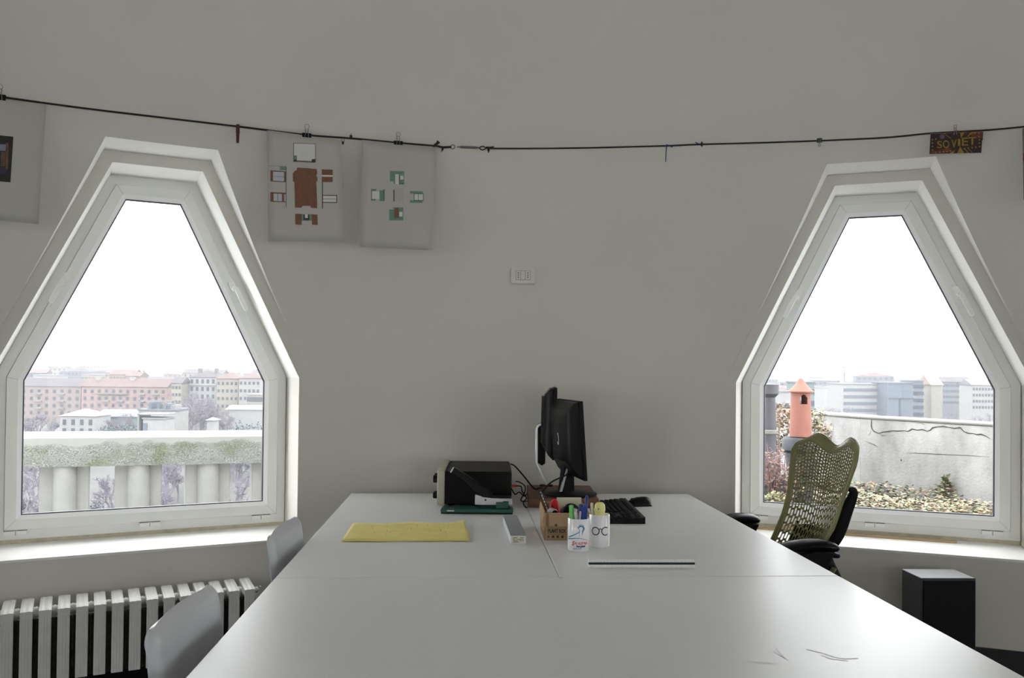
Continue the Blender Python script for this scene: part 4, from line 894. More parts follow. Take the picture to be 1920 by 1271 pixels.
# triangular scale ruler
p, q_ = atz(1104, 1064, ZT_), atz(1304, 1064, ZT_); L = (q_-p).length
r = thing('scale_ruler', 'white triangular scale ruler with dark stripe lying on the right desk', 'ruler', p, atan2(q_.y-p.y, q_.x-p.x))
tri = [(0, .0), (.030, .0), (.0275, .0025), (.0175, .019), (.0150, .0205), (.0125, .019), (.0025, .0025)]
b = MB(); b.prism([(0, 0), (.032, 0), (.0175, .0215), (.0145, .0215)], 0, L, axis='x'); obj('ruler_body', b, M_['ceramic'], r, bevel=.0006)
def face(t): return Vector((0, .0145*t, .0215*t))
nrm = Vector((0, -.0215, .0145)).normalized()*.0004
b = MB(); b.add([face(.34)+nrm, Vector((L, 0, 0))+face(.34)+nrm, Vector((L, 0, 0))+face(.62)+nrm, face(.62)+nrm], [(0, 1, 2, 3)]); obj('dark_stripe', b, mat('dark_teal_stripe', (.01, .03, .035), .4), r)
b = MB(); ex = Vector((1, 0, 0))
for k in range(61):
    x_ = .006+k*(L-.012)/60; h = .14 if k % 10 == 0 else (.10 if k % 5 == 0 else .06)
    for t0, s in ((1, -1), (.02, 1)):
        a_, c_ = face(t0-(0 if s < 0 else 0)), face(t0+s*h)
        b.add([ex*(x_-.0002)+a_+nrm, ex*(x_+.0002)+a_+nrm, ex*(x_+.0002)+c_+nrm, ex*(x_-.0002)+c_+nrm], [(0, 1, 2, 3)])
o = obj('tick_marks', b, M_['line'], r); o['kind'] = 'stuff'
b = MB()
for k in range(31):
    x_ = .007+k*(L-.016)/30
    add_text(b, str(k % 10), .0042, lambda a_, c_: tuple(ex*(x_-.001+a_)+face(.68)+(face(1)-face(0)).normalized()*c_+nrm), res=1)
for k in range(11):
    x_ = .010+k*(L-.022)/10
    add_text(b, str(k), .0040, lambda a_, c_: tuple(ex*(x_-.001+a_)+face(.14)+(face(1)-face(0)).normalized()*c_+nrm), res=1)
o = obj('numerals', b, M_['line'], r); o['kind'] = 'stuff'

# ------------------------------------------------------------------ olive office chair
r = thing('office_chair', 'olive green perforated-back office chair with black armrests at the right desk', 'chair', (1.145, 3.40, 0), pi+.20)
# local: faces +x (towards the desk); y = its left. Back surface as a perforated sheet
def back_w(t):     # half width along the height t 0..1
    P = [(0, .150), (.15, .163), (.35, .182), (.55, .190), (.75, .212), (.88, .226), (.93, .222), (.97, .208), (1, .180)]
    for (a_, wa), (b_, wb_) in zip(P, P[1:]):
        if t <= b_: k = (t-a_)/(b_-a_); return wa+(wb_-wa)*k
    return P[-1][1]
def back_s(s, t):
    """s -1..1 across, t 0..1 up"""
    wv = back_w(t); top = .52+.055*(1-abs(abs(s)-.62)/.62) if True else 0
    H = .460+.040*sin(pi*min(abs(s), 1)/1.24)**2
    z = .575+H*t
    x = -.005-.125*t-.035*max(0, t-.75)-.02*sin(pi*min(1, t*1.1))+.03*max(0, .35-t)/.35
    x += .050*abs(s)**2.2*(1-.45*t)
    if t > .93: x -= .018*((t-.93)/.07)**2
    return Vector((x, s*wv, z))
NCX, NRY = 22, 30
b = MB(); m0 = .105; tlo, thi = .015, .935
def slot_frame(c, row, tl, th_):
    s0 = -1+m0+(2-2*m0)*c/NCX; s1 = -1+m0+(2-2*m0)*(c+1)/NCX
    ds = s1-s0; fat = .36 if tl < .60 else .30-.04*(tl-.62)/.3
    a0, a1 = s0+ds*(.5-fat), s1-ds*(.5-fat); dt = th_-tl; c0, c1 = tl+dt*.10, th_-dt*.10
    if tl > .60: c0, c1 = tl+dt*.24, th_-dt*.24
    am = (a0+a1)/2
    outer = [(s0, tl), (s1, tl), (s1, th_), (s0, th_)]
    q = min((c1-c0)*.16, .006)
    inner = [(a0, c0+q), (am, c0), (a1, c0+q), (a1, c1-q), (am, c1), (a0, c1-q)]
    vs = [back_s(*p) for p in outer+inner]
    b.add(vs, [(0, 1, 6, 5), (0, 5, 4), (1, 2, 7, 6), (2, 3, 9, 8), (2, 8, 7), (3, 0, 4, 9)])
for c in range(NCX):
    off = .5 if c % 2 else 0; rows = []
    t = tlo-off*.030; edges = [tlo]
    while True:
        step = .030+.034*min(1, max(0, (.62-t)/.25)) if t < .62 else .027
        t += step
        if t >= thi-.008: break
        if t > tlo+.008: edges.append(t)
    edges.append(thi)
    for k in range(len(edges)-1): slot_frame(c, k, edges[k], edges[k+1])
def strip_s(s0, s1, t0, t1, nu, nv): b.grid(lambda i, j: back_s(s0+(s1-s0)*i, t0+(t1-t0)*j), nu, nv)
strip_s(-1, -1+m0, 0, 1, 3, 40); strip_s(1-m0, 1, 0, 1, 3, 40); strip_s(-1+m0, 1-m0, thi, 1, 40, 5); strip_s(-1+m0, 1-m0, 0, tlo, 20, 1)
o = obj('backrest', b, M_['olive'], r, smooth=True, angle=80); md = o.modifiers.new('s', 'SOLIDIFY'); md.thickness = .0022; md.offset = 0
b = MB(); rim = [back_s(-1, t/20)+Vector((-.002, 0, 0)) for t in range(21)]+[back_s(s/14, 1)+Vector((-.004, 0, -.003)) for s in range(-13, 14)]+[back_s(1, 1-t/20)+Vector((-.002, 0, 0)) for t in range(21)]
b.tube(rim, .0075, 8); obj('rim', b, M_['olive'], r, smooth=True)
# lower lumbar pad and cross bar behind
b = MB(); b.grid(lambda i, j: back_s(-.75+1.5*i, .05+.20*j+.05*sin(pi*i))+Vector((-.030, 0, 0)), 16, 5); o = obj('lumbar_pad', b, M_['blackmat'], r, smooth=True); md = o.modifiers.new('s', 'SOLIDIFY'); md.thickness = .012
b = MB(); b.tube([back_s(s, .60)+Vector((-.028-.015*(1-s*s), 0, -.04*(1-s*s)*0)) for s in (-.95, -.6, -.2, .2, .6, .95)], .007); obj('cross_bar', b, M_['olive'], r, smooth=True)
for sy in (-1, 1):
    b = MB(); pts = [back_s(sy*.97, .66)+Vector((-.012, sy*.003, 0)), back_s(sy*.97, .655)+Vector((-.032, sy*.003, 0)), back_s(sy*.95, .60)+Vector((-.042, 0, 0)), back_s(sy*.90, .48)+Vector((-.040, 0, 0)), back_s(sy*.82, .28)+Vector((-.048, 0, 0)), back_s(sy*.72, .10)+Vector((-.060, 0, 0)), Vector((-.080, sy*.12, .52)), Vector((-.09, sy*.06, .40))]
    pts = pts if sy > 0 else pts[4:]; b.tube(interp(pts, 5), [.008+(.018 if sy > 0 else .003)*min(1, i/18) for i in range(5*(len(pts)-1)+1)], 10); obj('back_support', b, M_['blackmat'], r, smooth=True)
b = MB(); b.prism([(-.125, .36), (-.06, .36), (-.065, .56), (-.085, .66), (-.105, .66), (-.12, .55)], -.055, .055); obj('spine', b, M_['blackmat'], r, bevel=.01)
b = MB(); b.tube(interp([(-.04, .15, .640), (-.075, .14, .630), (-.09, .07, .618), (-.09, 0, .612), (-.09, -.07, .618), (-.075, -.14, .630), (-.04, -.15, .640)], 5), .010); obj('recline_bar', b, M_['blackmat'], r, smooth=True)
def seat(i, j):
    s, t = -1+2*i, j; return (.02+.44*t-.02*s*s, s*(.22+.02*sin(pi*t)), .455+.018*s*s-.035*max(0, t-.75)*4*(t-.75)+.03*max(0, .2-t)*5)
b = MB(); b.grid(seat, 16, 16); o = obj('seat', b, M_['seatmesh'], r, smooth=True); md = o.modifiers.new('s', 'SOLIDIFY'); md.thickness = .035
b = MB(); b.grid(lambda i, j: (.0-.05*j, (-1+2*i)*.17, .46+.13*j+.02*sin(pi*j)), 12, 6); o = obj('lower_back_panel', b, M_['olive'], r, smooth=True); md = o.modifiers.new('s', 'SOLIDIFY'); md.thickness = .004
for sy in (-1, 1):
    yc = sy*.262+(.0 if sy < 0 else 0); yc = sy*.283
    def pad(i, j):
        a_ = i*2*pi; t = j*pi; x_ = .150-.128*cos(t); ww = .043*sin(t)**.55*(1-.12*cos(t)); hh = .021*sin(t)**.6*(1+.25*cos(t))
        return (x_, yc+ww*cos(a_)+sy*.012*cos(t*1.0), (.702+hh*sin(a_)-.020*(abs(x_-.125)/.13)**2+.004))
    b = MB(); b.grid(pad, 24, 18); q = obj('armrest', b, M_['black'], r, smooth=True, angle=80)
    b = MB(); pp = [(.17, .680), (.11, .690), (.035, .682), (.06, .636), (.072, .58), (.06, .48), (.115, .48), (.135, .58), (.145, .64)]
    b.prism(pp, yc-.022, yc+.022); obj('arm_post', b, M_['black'], r, bevel=.006)
    b = MB(); b.box(.05, .10, min(yc, sy*.10), max(yc, sy*.10), .455, .485); obj('arm_bracket', b, M_['blackmat'], r, bevel=.006)
b = MB(); b.box(-.10, .26, -.10, .10, .37, .425); obj('mechanism', b, M_['blackmat'], r, bevel=.012)
b = MB(); b.lathe([(.028, .10), (.028, .25), (.020, .25), (.020, .38)], 20, 0, T(.12, 0, 0)); obj('gas_lift', b, M_['darkgrey'], r, smooth=True)
for k in range(5):
    a_ = k*2*pi/5+.3; b = MB(); b.prism([(.0, .085), (.05, .10), (.28, .080), (.31, .065), (.28, .060), (0, .06)], -.022, .022, 0, T(.12, 0, 0, a_)); q = obj('base_leg', b, M_['darkgrey'], r, bevel=.006)
    b = MB(); b.lathe([(.0, -.022), (.027, -.022), (.027, .022), (0, .022)], 20, 0, T(.12+.29*cos(a_), .29*sin(a_), .028, a_, pi/2), cap=False); obj('castor', b, M_['black'], q, smooth=True)

# ------------------------------------------------------------------ outside: the roof terrace
fb = MB(); fb.box(.6, 8, 4.75, 8.2, -.25, -.05); fb.prism([(-5.2, 4.0), (.6, 4.7), (.6, 7.35), (-4.6, 5.0)], -.25, -.05, axis='z'); o = obj('terrace_slab', fb, M_['terrace']); o['kind'] = 'structure'
# balustrade beyond the left window
wx, wy, wa = WINS[0]; PY = .42
px0, py0 = wx-2.0*sin(wa), wy+2.0*cos(wa)
r = thing('balustrade', 'white concrete balustrade with mossy flaking beam beyond the left window', 'balustrade', (px0, py0, 0), PY)
b = MB(); nseg = 60
prf = [(0, .648), (-.004, .70), (-.006, .76), (0, .838), (.012, .846), (.42, .856), (.44, .85), (.44, .66), (.40, .650)]
def beamp(i, j):
    k = int(round(j*len(prf))) % len(prf); yy, zz = prf[k]; u = -2.3+4.6*i; wob = .0012*sin(u*11)+.001*sin(u*23+1)
    return (u, yy+wob*(k < 4), zz+(wob*.8 if k in (0, 3, 4) else 0)-.012*u)
b.grid(beamp, nseg, len(prf)); o = obj('beam', b, M_['beam'], r, smooth=True, angle=45)
for k in range(9):
    u = -1.755+.4555*k
    if abs(u) > 2.2: continue
    b = MB(); b.box(u-.150, u+.150, .075, .22, .0, .66); q = obj('pier', b, M_['concrete'], r, bevel=.006)
    b = MB(); b.lathe([(.074, .0), (.074, .65)], 28, 0, T(u+.003, .085, 0)); obj('half_column', b, M_['concrete'], q, smooth=True, angle=50)
b = MB(); b.box(-2.3, 2.3, -.02, .25, -.05, .08); obj('plinth', b, M_['concrete'], r, bevel=.01)
# parapet beyond the right window
P0, P1, P2, P3 = Vector((2.28, 7.7)), Vector((2.664, 6.557)), Vector((3.192, 5.724)), Vector((3.75, 4.85))
r = thing('parapet_wall', 'pale concrete parapet wall with a long crack beyond the right window', 'parapet', (0, 0, 0))
def wallseg(A, B, th_, z0, z1, m, name, ext=0):
    t = (B-A).normalized(); nn = Vector((-t.y, t.x)); 
    if nn.x < 0: nn = -nn
    A = A-nn*ext; c = MB(); c.add([(*A, z0), (*B-nn*ext, z0) if False else (B.x-nn.x*ext, B.y-nn.y*ext, z0), (B.x+nn.x*th_, B.y+nn.y*th_, z0), (A.x+nn.x*th_, A.y+nn.y*th_, z0), (A.x, A.y, z1), (B.x-nn.x*ext, B.y-nn.y*ext, z1), (B.x+nn.x*th_, B.y+nn.y*th_, z1), (A.x+nn.x*th_, A.y+nn.y*th_, z1)], [(0, 3, 2, 1), (4, 5, 6, 7), (0, 1, 5, 4), (1, 2, 6, 5), (2, 3, 7, 6), (3, 0, 4, 7)])
    return obj(name, c, m, r, bevel=.006)
wallseg(P0, P1, .26, 0, .985, M_['cracked'], 'wall_face'); wallseg(P1, P3, .26, 0, .985, M_['cracked'], 'wall_face')
wallseg(P0, P1, .27, .985, 1.003, M_['concap'], 'coping', .008); wallseg(P1, P3, .27, .985, 1.003, M_['concap'], 'coping', .008)
tw = (P3-P1).normalized(); nw = Vector((tw.y, -tw.x)); nw = nw if nw.x < 0 else -nw
def onwall(u, v, off=.003):
    d = ray(u, v); n3 = Vector((nw.x, nw.y, 0)); a_ = Vector((P1.x, P1.y, 0))+n3*off; k = (a_-Vector((0, 0, EYE))).dot(n3)/d.dot(n3); return Vector((0, 0, EYE))+d*k
def crack(pts, wd):
    c = MB(); P = [onwall(*p) for p in pts]; ws = []
    for i, p in enumerate(P):
        t = (P[min(i+1, len(P)-1)]-P[max(0, i-1)]).normalized(); u_ = t.cross(Vector((nw.x, nw.y, 0))).normalized(); k = wd*(1 if 0 < i < len(P)-1 else .3)*(.6+.8*((i*7) % 5)/5); ws.append((p+u_*k/2, p-u_*k/2))
    for i in range(len(P)-1): c.add([ws[i][0], ws[i+1][0], ws[i+1][1], ws[i][1]], [(0, 1, 2, 3)])
    obj('crack', c, M_['crack'], r)
def Zc(x, y): return (1560+x/6.194, 770+y/6.194)
crack([Zc(*p) for p in ((450, 75), (458, 130), (455, 180), (466, 215), (490, 240), (540, 262), (600, 245), (660, 240), (700, 232), (760, 236), (840, 232), (880, 240), (930, 212), (990, 225), (1050, 218), (1110, 238), (1140, 225), (1170, 196), (1230, 186), (1290, 182), (1350, 192), (1420, 204), (1490, 196), (1530, 240), (1580, 262), (1640, 264), (1680, 278), (1730, 272), (1790, 296), (1835, 325))], .007)
crack([Zc(*p) for p in ((460, 225), (440, 260), (425, 300))], .003); crack([Zc(*p) for p in ((540, 262), (580, 290), (640, 282))], .004)
crack([Zc(*p) for p in ((980, 150), (1030, 142), (1080, 165))], .003); crack([Zc(*p) for p in ((370, 350), (440, 375), (500, 400), (540, 430))], .004)
crack([Zc(*p) for p in ((850, 490), (950, 492), (1250, 505), (1400, 512), (1560, 518), (1700, 528), (1830, 535))], .0035); crack([Zc(*p) for p in ((798, 560), (803, 575), (810, 585))], .014)
# planter bed
r0 = thing('planter_bed', 'soil bed between the right window and the parapet', 'planter', (0, 0, 0))
b = MB(); b.prism([(.9, 5.0), (3.55, 4.75), (P3.x-.03, P3.y), (P1.x-.03, P1.y), (P0.x-.03, P0.y), (1.2, 7.8)], -.05, .44, axis='z'); obj('soil', b, M_['soil'], r0)
rd = random.Random(11)
LM = ['leafr', 'leafg', 'leafy', 'leafgrey', 'leafp']
def leaf(b, p, s, mi, up=.5):
    a_ = rd.random()*2*pi; e = rd.uniform(-.5, 1.1)*up; d1 = Vector((cos(a_)*cos(e), sin(a_)*cos(e), sin(e))); d2 = Vector((-sin(a_), cos(a_), rd.uniform(-.6, .6))).normalized()
    q = p+d1*s; b.add([p, p+d1*s*.45+d2*s*.38, q, p+d1*s*.45-d2*s*.38], [(0, 1, 2), (0, 2, 3)], mi)
b = MB(); cnt = 0
while cnt < 7000:
    u, v = rd.uniform(1500, 1880), rd.uniform(893, 985); p = atz(u, v, .46)
    d = (Vector((p.x, p.y))-P1).dot(nw)
    if d < .02 or p.y < 5.0: continue
    ridge = .03*sin(p.x*9)+.04*sin(p.y*7+p.x*3); edge = 908+max(0, (u-1640))*.20+6*sin(u*.05)
    if v < edge-8 or (u > 1790 and v < 940+(u-1790)*.45): continue
    pal = rd.choices(range(5), [1.0, 1.4, 1.6, 1.8 if u < 1740 else .6, 2.4])[0]
    leaf(b, Vector((p.x, p.y, .445+rd.random()*.075+ridge*.5)), rd.uniform(.018, .033), pal); cnt += 1
o = obj('ground_ivy', b, [M_[k] for k in LM]); tag(o, 'low ivy with green, yellow and peach leaves below the cracked parapet', 'ivy', kind='stuff')
b = MB(); base = onwall(1768, 925, .03); tip = onwall(1778, 898, .03)
for k in range(120):
    t = rd.random(); p = base.lerp(tip, t)+Vector((rd.uniform(-.05, .05)*(1.2-t), rd.uniform(-.05, .05)*(1.2-t), rd.uniform(-.03, .03))); leaf(b, p+Vector((nw.x, nw.y, 0))*.02, .035, rd.choices([0, 1, 2], [1, 5, 2])[0], 1)
r = thing('ivy_shoot', 'upright green ivy shoot climbing the cracked parapet', 'ivy', base); o = obj('shoot_leaves', b, [M_[k] for k in LM], r); o.location = -base; o['kind'] = 'stuff'
c = MB(); c.tube([base-base-Vector((0, 0, .12)), tip-base], .004); obj('stem', c, M_['twig'], r)
# terracotta chimney pot on its grey base
Yp = 6.15; p = aty(1501, 820, Yp); k_ = Yp/F
r = thing('chimney_pot', 'terracotta chimney pot with conical cap on a dark grey base', 'chimney', (p.x, Yp, 0))
zz = lambda v: EYE+(695.5+.0104*541-v)*k_
b = MB(); w0, w1, w2 = 20*k_, 17.5*k_, 17*k_
Harch = (zz(740), zz(757)); ns = 48
z_ = [zz(818), zz(790), zz(775), zz(757), zz(753), zz(748), zz(744), zz(741), zz(739), zz(735)]
rr = [w0, w0*.97, w0*.95, w1*1.04, w1*1.02, w1*1.01, w1, w1, w1, w1]
fr = [.0, 0, 0, .30, .30, .30, .27, .19, .0, 0]
def isopen(k, i):   # arch openings facing the camera and the back
    a_ = (2*pi*(k+.5)/ns); da = abs(((a_+pi/2+pi) % (2*pi))-pi); db = abs(((a_-pi/2+pi) % (2*pi))-pi); dd = min(da, db)
    return 3 <= i <= 7 and dd < (.36 if i < 5 else (.33 if i == 5 else (.26 if i == 6 else .14)))
for sgn, rs in ((1, 1.0), (-1, .86)):
    vs = [(rr[i]*rs*cos(2*pi*k/ns), rr[i]*rs*sin(2*pi*k/ns), z_[i]) for k in range(ns) for i in range(10)]
    fs = [(k*10+i, ((k+1) % ns)*10+i, ((k+1) % ns)*10+i+1, k*10+i+1) for k in range(ns) for i in range(9) if not isopen(k, i)]
    b.add(vs, fs)
obj('pot_body', b, M_['terracotta'], r, smooth=True, angle=50)
b = MB(); b.lathe([(w1, zz(735.5)), (24*k_, zz(735)), (24*k_, zz(733)), (20*k_, zz(731)), (16.5*k_, zz(727)), (15.5*k_, zz(726.5)), (12*k_, zz(722)), (11*k_, zz(721.5)), (7.5*k_, zz(716)), (4.5*k_, zz(712)), (2.5*k_, zz(709.5)), (.001, zz(709))], 40, cap=False); obj('conical_cap', b, M_['terracotta'], r, smooth=True, angle=35)
b = MB(); b.lathe([(.01, zz(818.5)), (30*k_, zz(820)), (33*k_, zz(824)), (33*k_, zz(843)), (27*k_, zz(848)), (25*k_, zz(880)), (22*k_, zz(915)), (22*k_, .42)], 40, cap=False); obj('grey_base', b, M_['slate'], r, smooth=True, angle=40)
# grey flue at the left edge of the right window
Yf = 5.9; p = aty(1442, 760, Yf); kf = Yf/F; zf = lambda v: EYE+(695.5+.0104*482-v)*kf
r = thing('flue_pipe', 'grey violet metal flue with white band at the left of the right window', 'flue', (p.x, Yf, 0))
b = MB(); b.lathe([(17*kf, .42), (17*kf, zf(905)), (13.5*kf, zf(900)), (13.5*kf, zf(812)), (14*kf, zf(806)), (11*kf, zf(745)), (11*kf, zf(742))], 32, cap=False); obj('pipe', b, M_['zinc'], r, smooth=True, angle=50)
b = MB(); b.lathe([(11*kf, zf(745)), (17.5*kf, zf(738)), (17.5*kf, zf(720.5)), (.001, zf(719))], 32, cap=False); obj('cowl', b, M_['zinc'], r, smooth=True, angle=35)
b = MB(); b.lathe([(14.6*kf, zf(813)), (15.5*kf, zf(812)), (15.5*kf, zf(806)), (14.6*kf, zf(805))], 32, cap=False); obj('white_band', b, M_['whiteband'], r, smooth=True, angle=30)
# planters and plants around them
def px_at(u, v, Y): return aty(u, v, Y)
for (u, v, Y, rad, lab) in ((1497, 940, 5.55, .10, 'dark planter tub behind the office chair'), (1447, 935, 5.5, .085, 'dark planter tub at the lower left of the right window')):
    p = px_at(u, 905, Y); r = thing('planter_tub', lab, 'planter', (p.x, Y, .435))
    b = MB(); h = px_at(u, 905, Y).z-.435; b.lathe([(.001, 0), (rad*.8, 0), (rad, h), (rad*1.05, h), (rad*1.05, h+.015), (rad*.9, h+.015), (rad*.9, h-.01), (.001, h-.01)], 28, cap=False); obj('tub', b, M_['slate'], r, smooth=True, angle=40)
def shrub(label, u, vtop, vbot, Y, wpx, mats, n, stems, ls=(.018, .032), dens=1.0, base_z=.43):
    p = px_at(u, vbot, Y); top = px_at(u, vtop, Y); wd = wpx*Y/F; r = thing('shrub', label, 'shrub', (p.x, Y, base_z))
    b = MB()
    for k in range(stems):
        a_ = rd.uniform(-1, 1); hh = (top.z-base_z)*rd.uniform(.75, 1); q = [Vector((a_*.02, 0, 0)), Vector((a_*wd*.3, rd.uniform(-.05, .05), hh*.5)), Vector((a_*wd*.5+rd.uniform(-.02, .02), rd.uniform(-.08, .08), hh))]
        b.tube(interp(q, 3), [.004-.0005*i for i in range(7)], 5)
        for s in range(3): p0 = q[1].lerp(q[2], rd.random()); b.tube([p0, p0+Vector((rd.uniform(-.06, .06), rd.uniform(-.04, .04), rd.uniform(.02, .08)))], .0016, 4)
    o = obj('stems', b, M_['twig'], r); o['kind'] = 'stuff'
    b = MB(); zc = (px_at(u, vtop, Y).z+p.z)/2-base_z; hz = (top.z-p.z)/2
    for k in range(int(n*1.8)):
        a_, e, q = rd.uniform(0, 2*pi), rd.uniform(-1, 1), rd.random()**.4
        leaf(b, Vector((wd/2*q*cos(a_)*sqrt(1-e*e*.6), .10*q*sin(a_), zc+hz*q*e)), rd.uniform(*ls), rd.randrange(len(mats)), .8)
    o = obj('leaves', b, [M_[k] for k in mats], r); o['kind'] = 'stuff'; return r
shrub('reddish leaved shrub left of the terracotta chimney', 1467, 752, 815, 6.5, 38, ['leafr', 'leafr', 'leafy', 'leafp'], 230, 7)
shrub('dark green shrub low behind the chimney base', 1462, 800, 860, 6.7, 40, ['leafg', 'leafg', 'leafgrey'], 240, 5)
shrub('pale shrub with red tips right of the terracotta chimney', 1528, 762, 830, 6.5, 32, ['leafy', 'leafr', 'leafg', 'leafy'], 210, 8)
shrub('low yellowish shrub at the end of the parapet', 1545, 795, 832, 6.35, 26, ['leafy', 'leafg', 'leafr'], 80, 6)
shrub('dry plant with pink stems at the left of the right window', 1448, 832, 935, 5.35, 40, ['twig', 'leafr', 'twig'], 170, 16, (.012, .03))
shrub('dry pinkish plant behind the office chair', 1482, 865, 940, 5.3, 38, ['twig', 'leafp', 'twig'], 120, 14, (.012, .028))
shrub('tuft of yellow green leaves at the foot of the right window', 1460, 926, 942, 5.15, 52, ['leafy', 'leafy', 'leafg'], 110, 5, (.02, .035))

# ------------------------------------------------------------------ outside: the city
GZ = -28.0
gb = MB(); gb.box(-2600, 2600, 60, 3600, GZ-1, GZ); o = obj('city_ground', gb, M_['ground']); o['kind'] = 'structure'
def winmesh(w_, h, m='b_pane'):
    b = MB(); b.box(-w_/2, w_/2, -.12, .05, 0, h); return b.mesh('window', M_[m])
WM = {k: winmesh(*k) for k in ((1.5, 1.8), (1.3, 2.1), (3.0, 1.6), (1.1, 1.5))}
bb = MB(); bb.box(-1.7, 1.7, -1.2, 0, 0, .25); bb.box(-1.7, 1.7, -1.2, -1.1, 0, 1.1); BALM = bb.mesh('balcony', M_['b_balcony'])
bb = MB(); bb.box(-2.2, 2.2, -1.0, 0, 0, .22); BALS = bb.mesh('balcony_slab', M_['b_balcony'])
def building(label, uL, uR, Y, v_eave, depth, wallm, roofm, roof='gable', rh=3.0, rz=0, wins=None, gz=GZ, group=None, cat='building'):
    """front face spans the pixel columns uL..uR at distance Y; wins = (rows, cols, meshkey, sill of the first row above ground, row step)"""
    a, c = aty(uL, v_eave, Y), aty(uR, v_eave, Y); L = c.x-a.x; ze = (a.z+c.z)/2
    r = thing('building', label, cat, ((a.x+c.x)/2, Y, gz), rz, group)
    H = ze-gz; b = MB(); b.box(-L/2, L/2, 0, depth, 0, H); obj('walls', b, M_[wallm], r)
    b = MB(); e = .6
    if roof == 'gable': b.prism([(-e, H), (depth+e, H), (depth/2, H+rh)], -L/2-e, L/2+e, axis='x')
    elif roof == 'hip':
        k = min(depth/2, L/2)*.95; b.add([(-L/2-e, -e, H), (L/2+e, -e, H), (L/2+e, depth+e, H), (-L/2-e, depth+e, H), (-L/2+k, depth/2, H+rh), (L/2-k, depth/2, H+rh)], [(0, 1, 5, 4), (1, 2, 5), (2, 3, 4, 5), (3, 0, 4), (3, 2, 1, 0)])
    elif roof == 'flat': b.box(-L/2-.3, L/2+.3, -.3, depth+.3, H, H+.5)
    if b.v: obj('roof', b, M_[roofm], r)
    if wins:
        rows, cols, key, z0, dz = wins; me = WM[key]
        for i in range(rows):
            for j in range(cols):
                z = H-z0-i*dz
                if z < .5: continue
                o = bpy.data.objects.new('window', me); COL.objects.link(o); o.parent = r; o.location = (-L/2+L*(j+.5)/cols, 0, z)
    r['L'] = L; r['H'] = H
    return r, L, H
def addcopy(me, name, r, x_, y_, z_):
    o = bpy.data.objects.new(name, me); COL.objects.link(o); o.parent = r; o.location = (x_, y_, z_); return o
def fin(r):
    for k in ('L', 'H'):
        if k in r: del r[k]
r, L, H = building('long salmon pink apartment block with red roof seen through the left window', 153, 313, 452, 725, 14, 'b_pink', 'b_roofred', 'gable', 4.2, 0, (4, 12, (1.5, 1.8), 3.4, 3.75)); fin(r)
for i in range(3):
    for j in (3, 5, 8, 10): addcopy(BALM, 'balcony', r, -L/2+L*(j+.5)/12, 0, H-4.2-i*3.75)
b = MB(); b.box(-L/2+L*.19, -L/2+L*.55, -1.2, 0, H-4.0, H-3.7); obj('long_balcony', b, M_['b_balcony'], r)
for j in (1.6, 6.5): b = MB(); b.box(-L/2+L*j/12-1, -L/2+L*j/12+1, 5, 7, H+2, H+5.2); obj('chimney', b, M_['b_offwhite'], r)
r, L, H = building('faded rose apartment block joined left of the salmon pink block', 38, 152, 455, 724, 14, 'b_pinkpale', 'b_roofgrey', 'gable', 4.2, 0, (4, 8, (1.5, 1.8), 3.6, 3.8)); fin(r)
for i in range(3):
    for j in (2, 5): addcopy(BALM, 'balcony', r, -L/2+L*(j+.5)/8, 0, H-4.4-i*3.8)
r, L, H = building('white villa with broad white hipped roof in front of the pink block', 113, 178, 330, 780, 13, 'b_white', 'b_roofwhite', 'hip', 2.6, 0, (2, 4, (1.3, 2.1), 3.4, 3.4)); fin(r)
r, L, H = building('low teal green shed beside the white villa', 179, 258, 345, 781, 16, 'b_teal', 'b_grey', 'gable', 2.6); fin(r)
r, L, H = building('white modern cube with dark corner glazing near the left window centre', 268, 306, 262, 786, 9, 'b_white', 'b_roofwhite', 'flat'); fin(r)
b = MB(); b.box(-L/2+.05, -L/2+1.4, -.15, .1, 0, H-1.2); obj('corner_glazing', b, M_['b_bluegrey'], r); b = MB(); b.box(L*.18, L*.25, -.12, .1, 1.0, 4.2); obj('slot_window', b, M_['b_pane'], r)
b = MB(); b.box(-L/2-1.3, -L/2-.9, -.8, 8, 0, H+1.6); b.box(-L/2-1.3, L/2+1, -.8, 8, H+1.3, H+1.7); obj('white_frame', b, M_['b_roofwhite'], r)
r, L, H = building('pale grey building with roof plant and pipes behind the white cube', 260, 328, 285, 770, 12, 'b_offwhite', 'b_grey', 'flat', wins=(3, 3, (3.0, 1.6), 4.0, 3.4)); fin(r)
rd = random.Random(4)
for k in range(9): x_ = rd.uniform(-L/2+.5, L/2-1.8); b = MB(); b.box(x_, x_+rd.uniform(.6, 1.8), rd.uniform(0, 3), rd.uniform(4, 8), H+.5, H+rd.uniform(1.2, 3.0)); obj('roof_unit', b, M_[rd.choice(['b_grey', 'b_roofwhite', 'b_bluegrey'])], r)
b = MB(); b.box(-L/2, L/2, .2, .4, H+3.2, H+3.5); b.box(L/2-.3, L/2, .2, .4, H, H+3.5); b.box(-L/2, -L/2+.3, .2, .4, H, H+3.5); obj('roof_railing', b, M_['b_roofwhite'], r)
r, L, H = building('white palazzo with grey hipped roof on the right of the left window', 355, 405, 440, 707, 16, 'b_white', 'b_roofgrey', 'hip', 3.4, 0, (5, 5, (1.3, 2.1), 3.2, 3.9)); fin(r)
b = MB(); b.box(-L/2-.2, L/2+.2, -.35, .1, H-4.4, H-4.1); obj('cornice', b, M_['b_balcony'], r)
for sx in (-.3, .32): b = MB(); b.box(L*sx-.8, L*sx+.8, 7, 9, H+2, H+4.6); obj('chimney', b, M_['b_brown'], r)
r, L, H = building('cream apartment block with pink roof right of the white palazzo', 406, 447, 430, 709.5, 15, 'b_cream', 'b_roofred', 'hip', 3.2, 0, (5, 5, (1.1, 1.5), 3.2, 3.8)); fin(r)
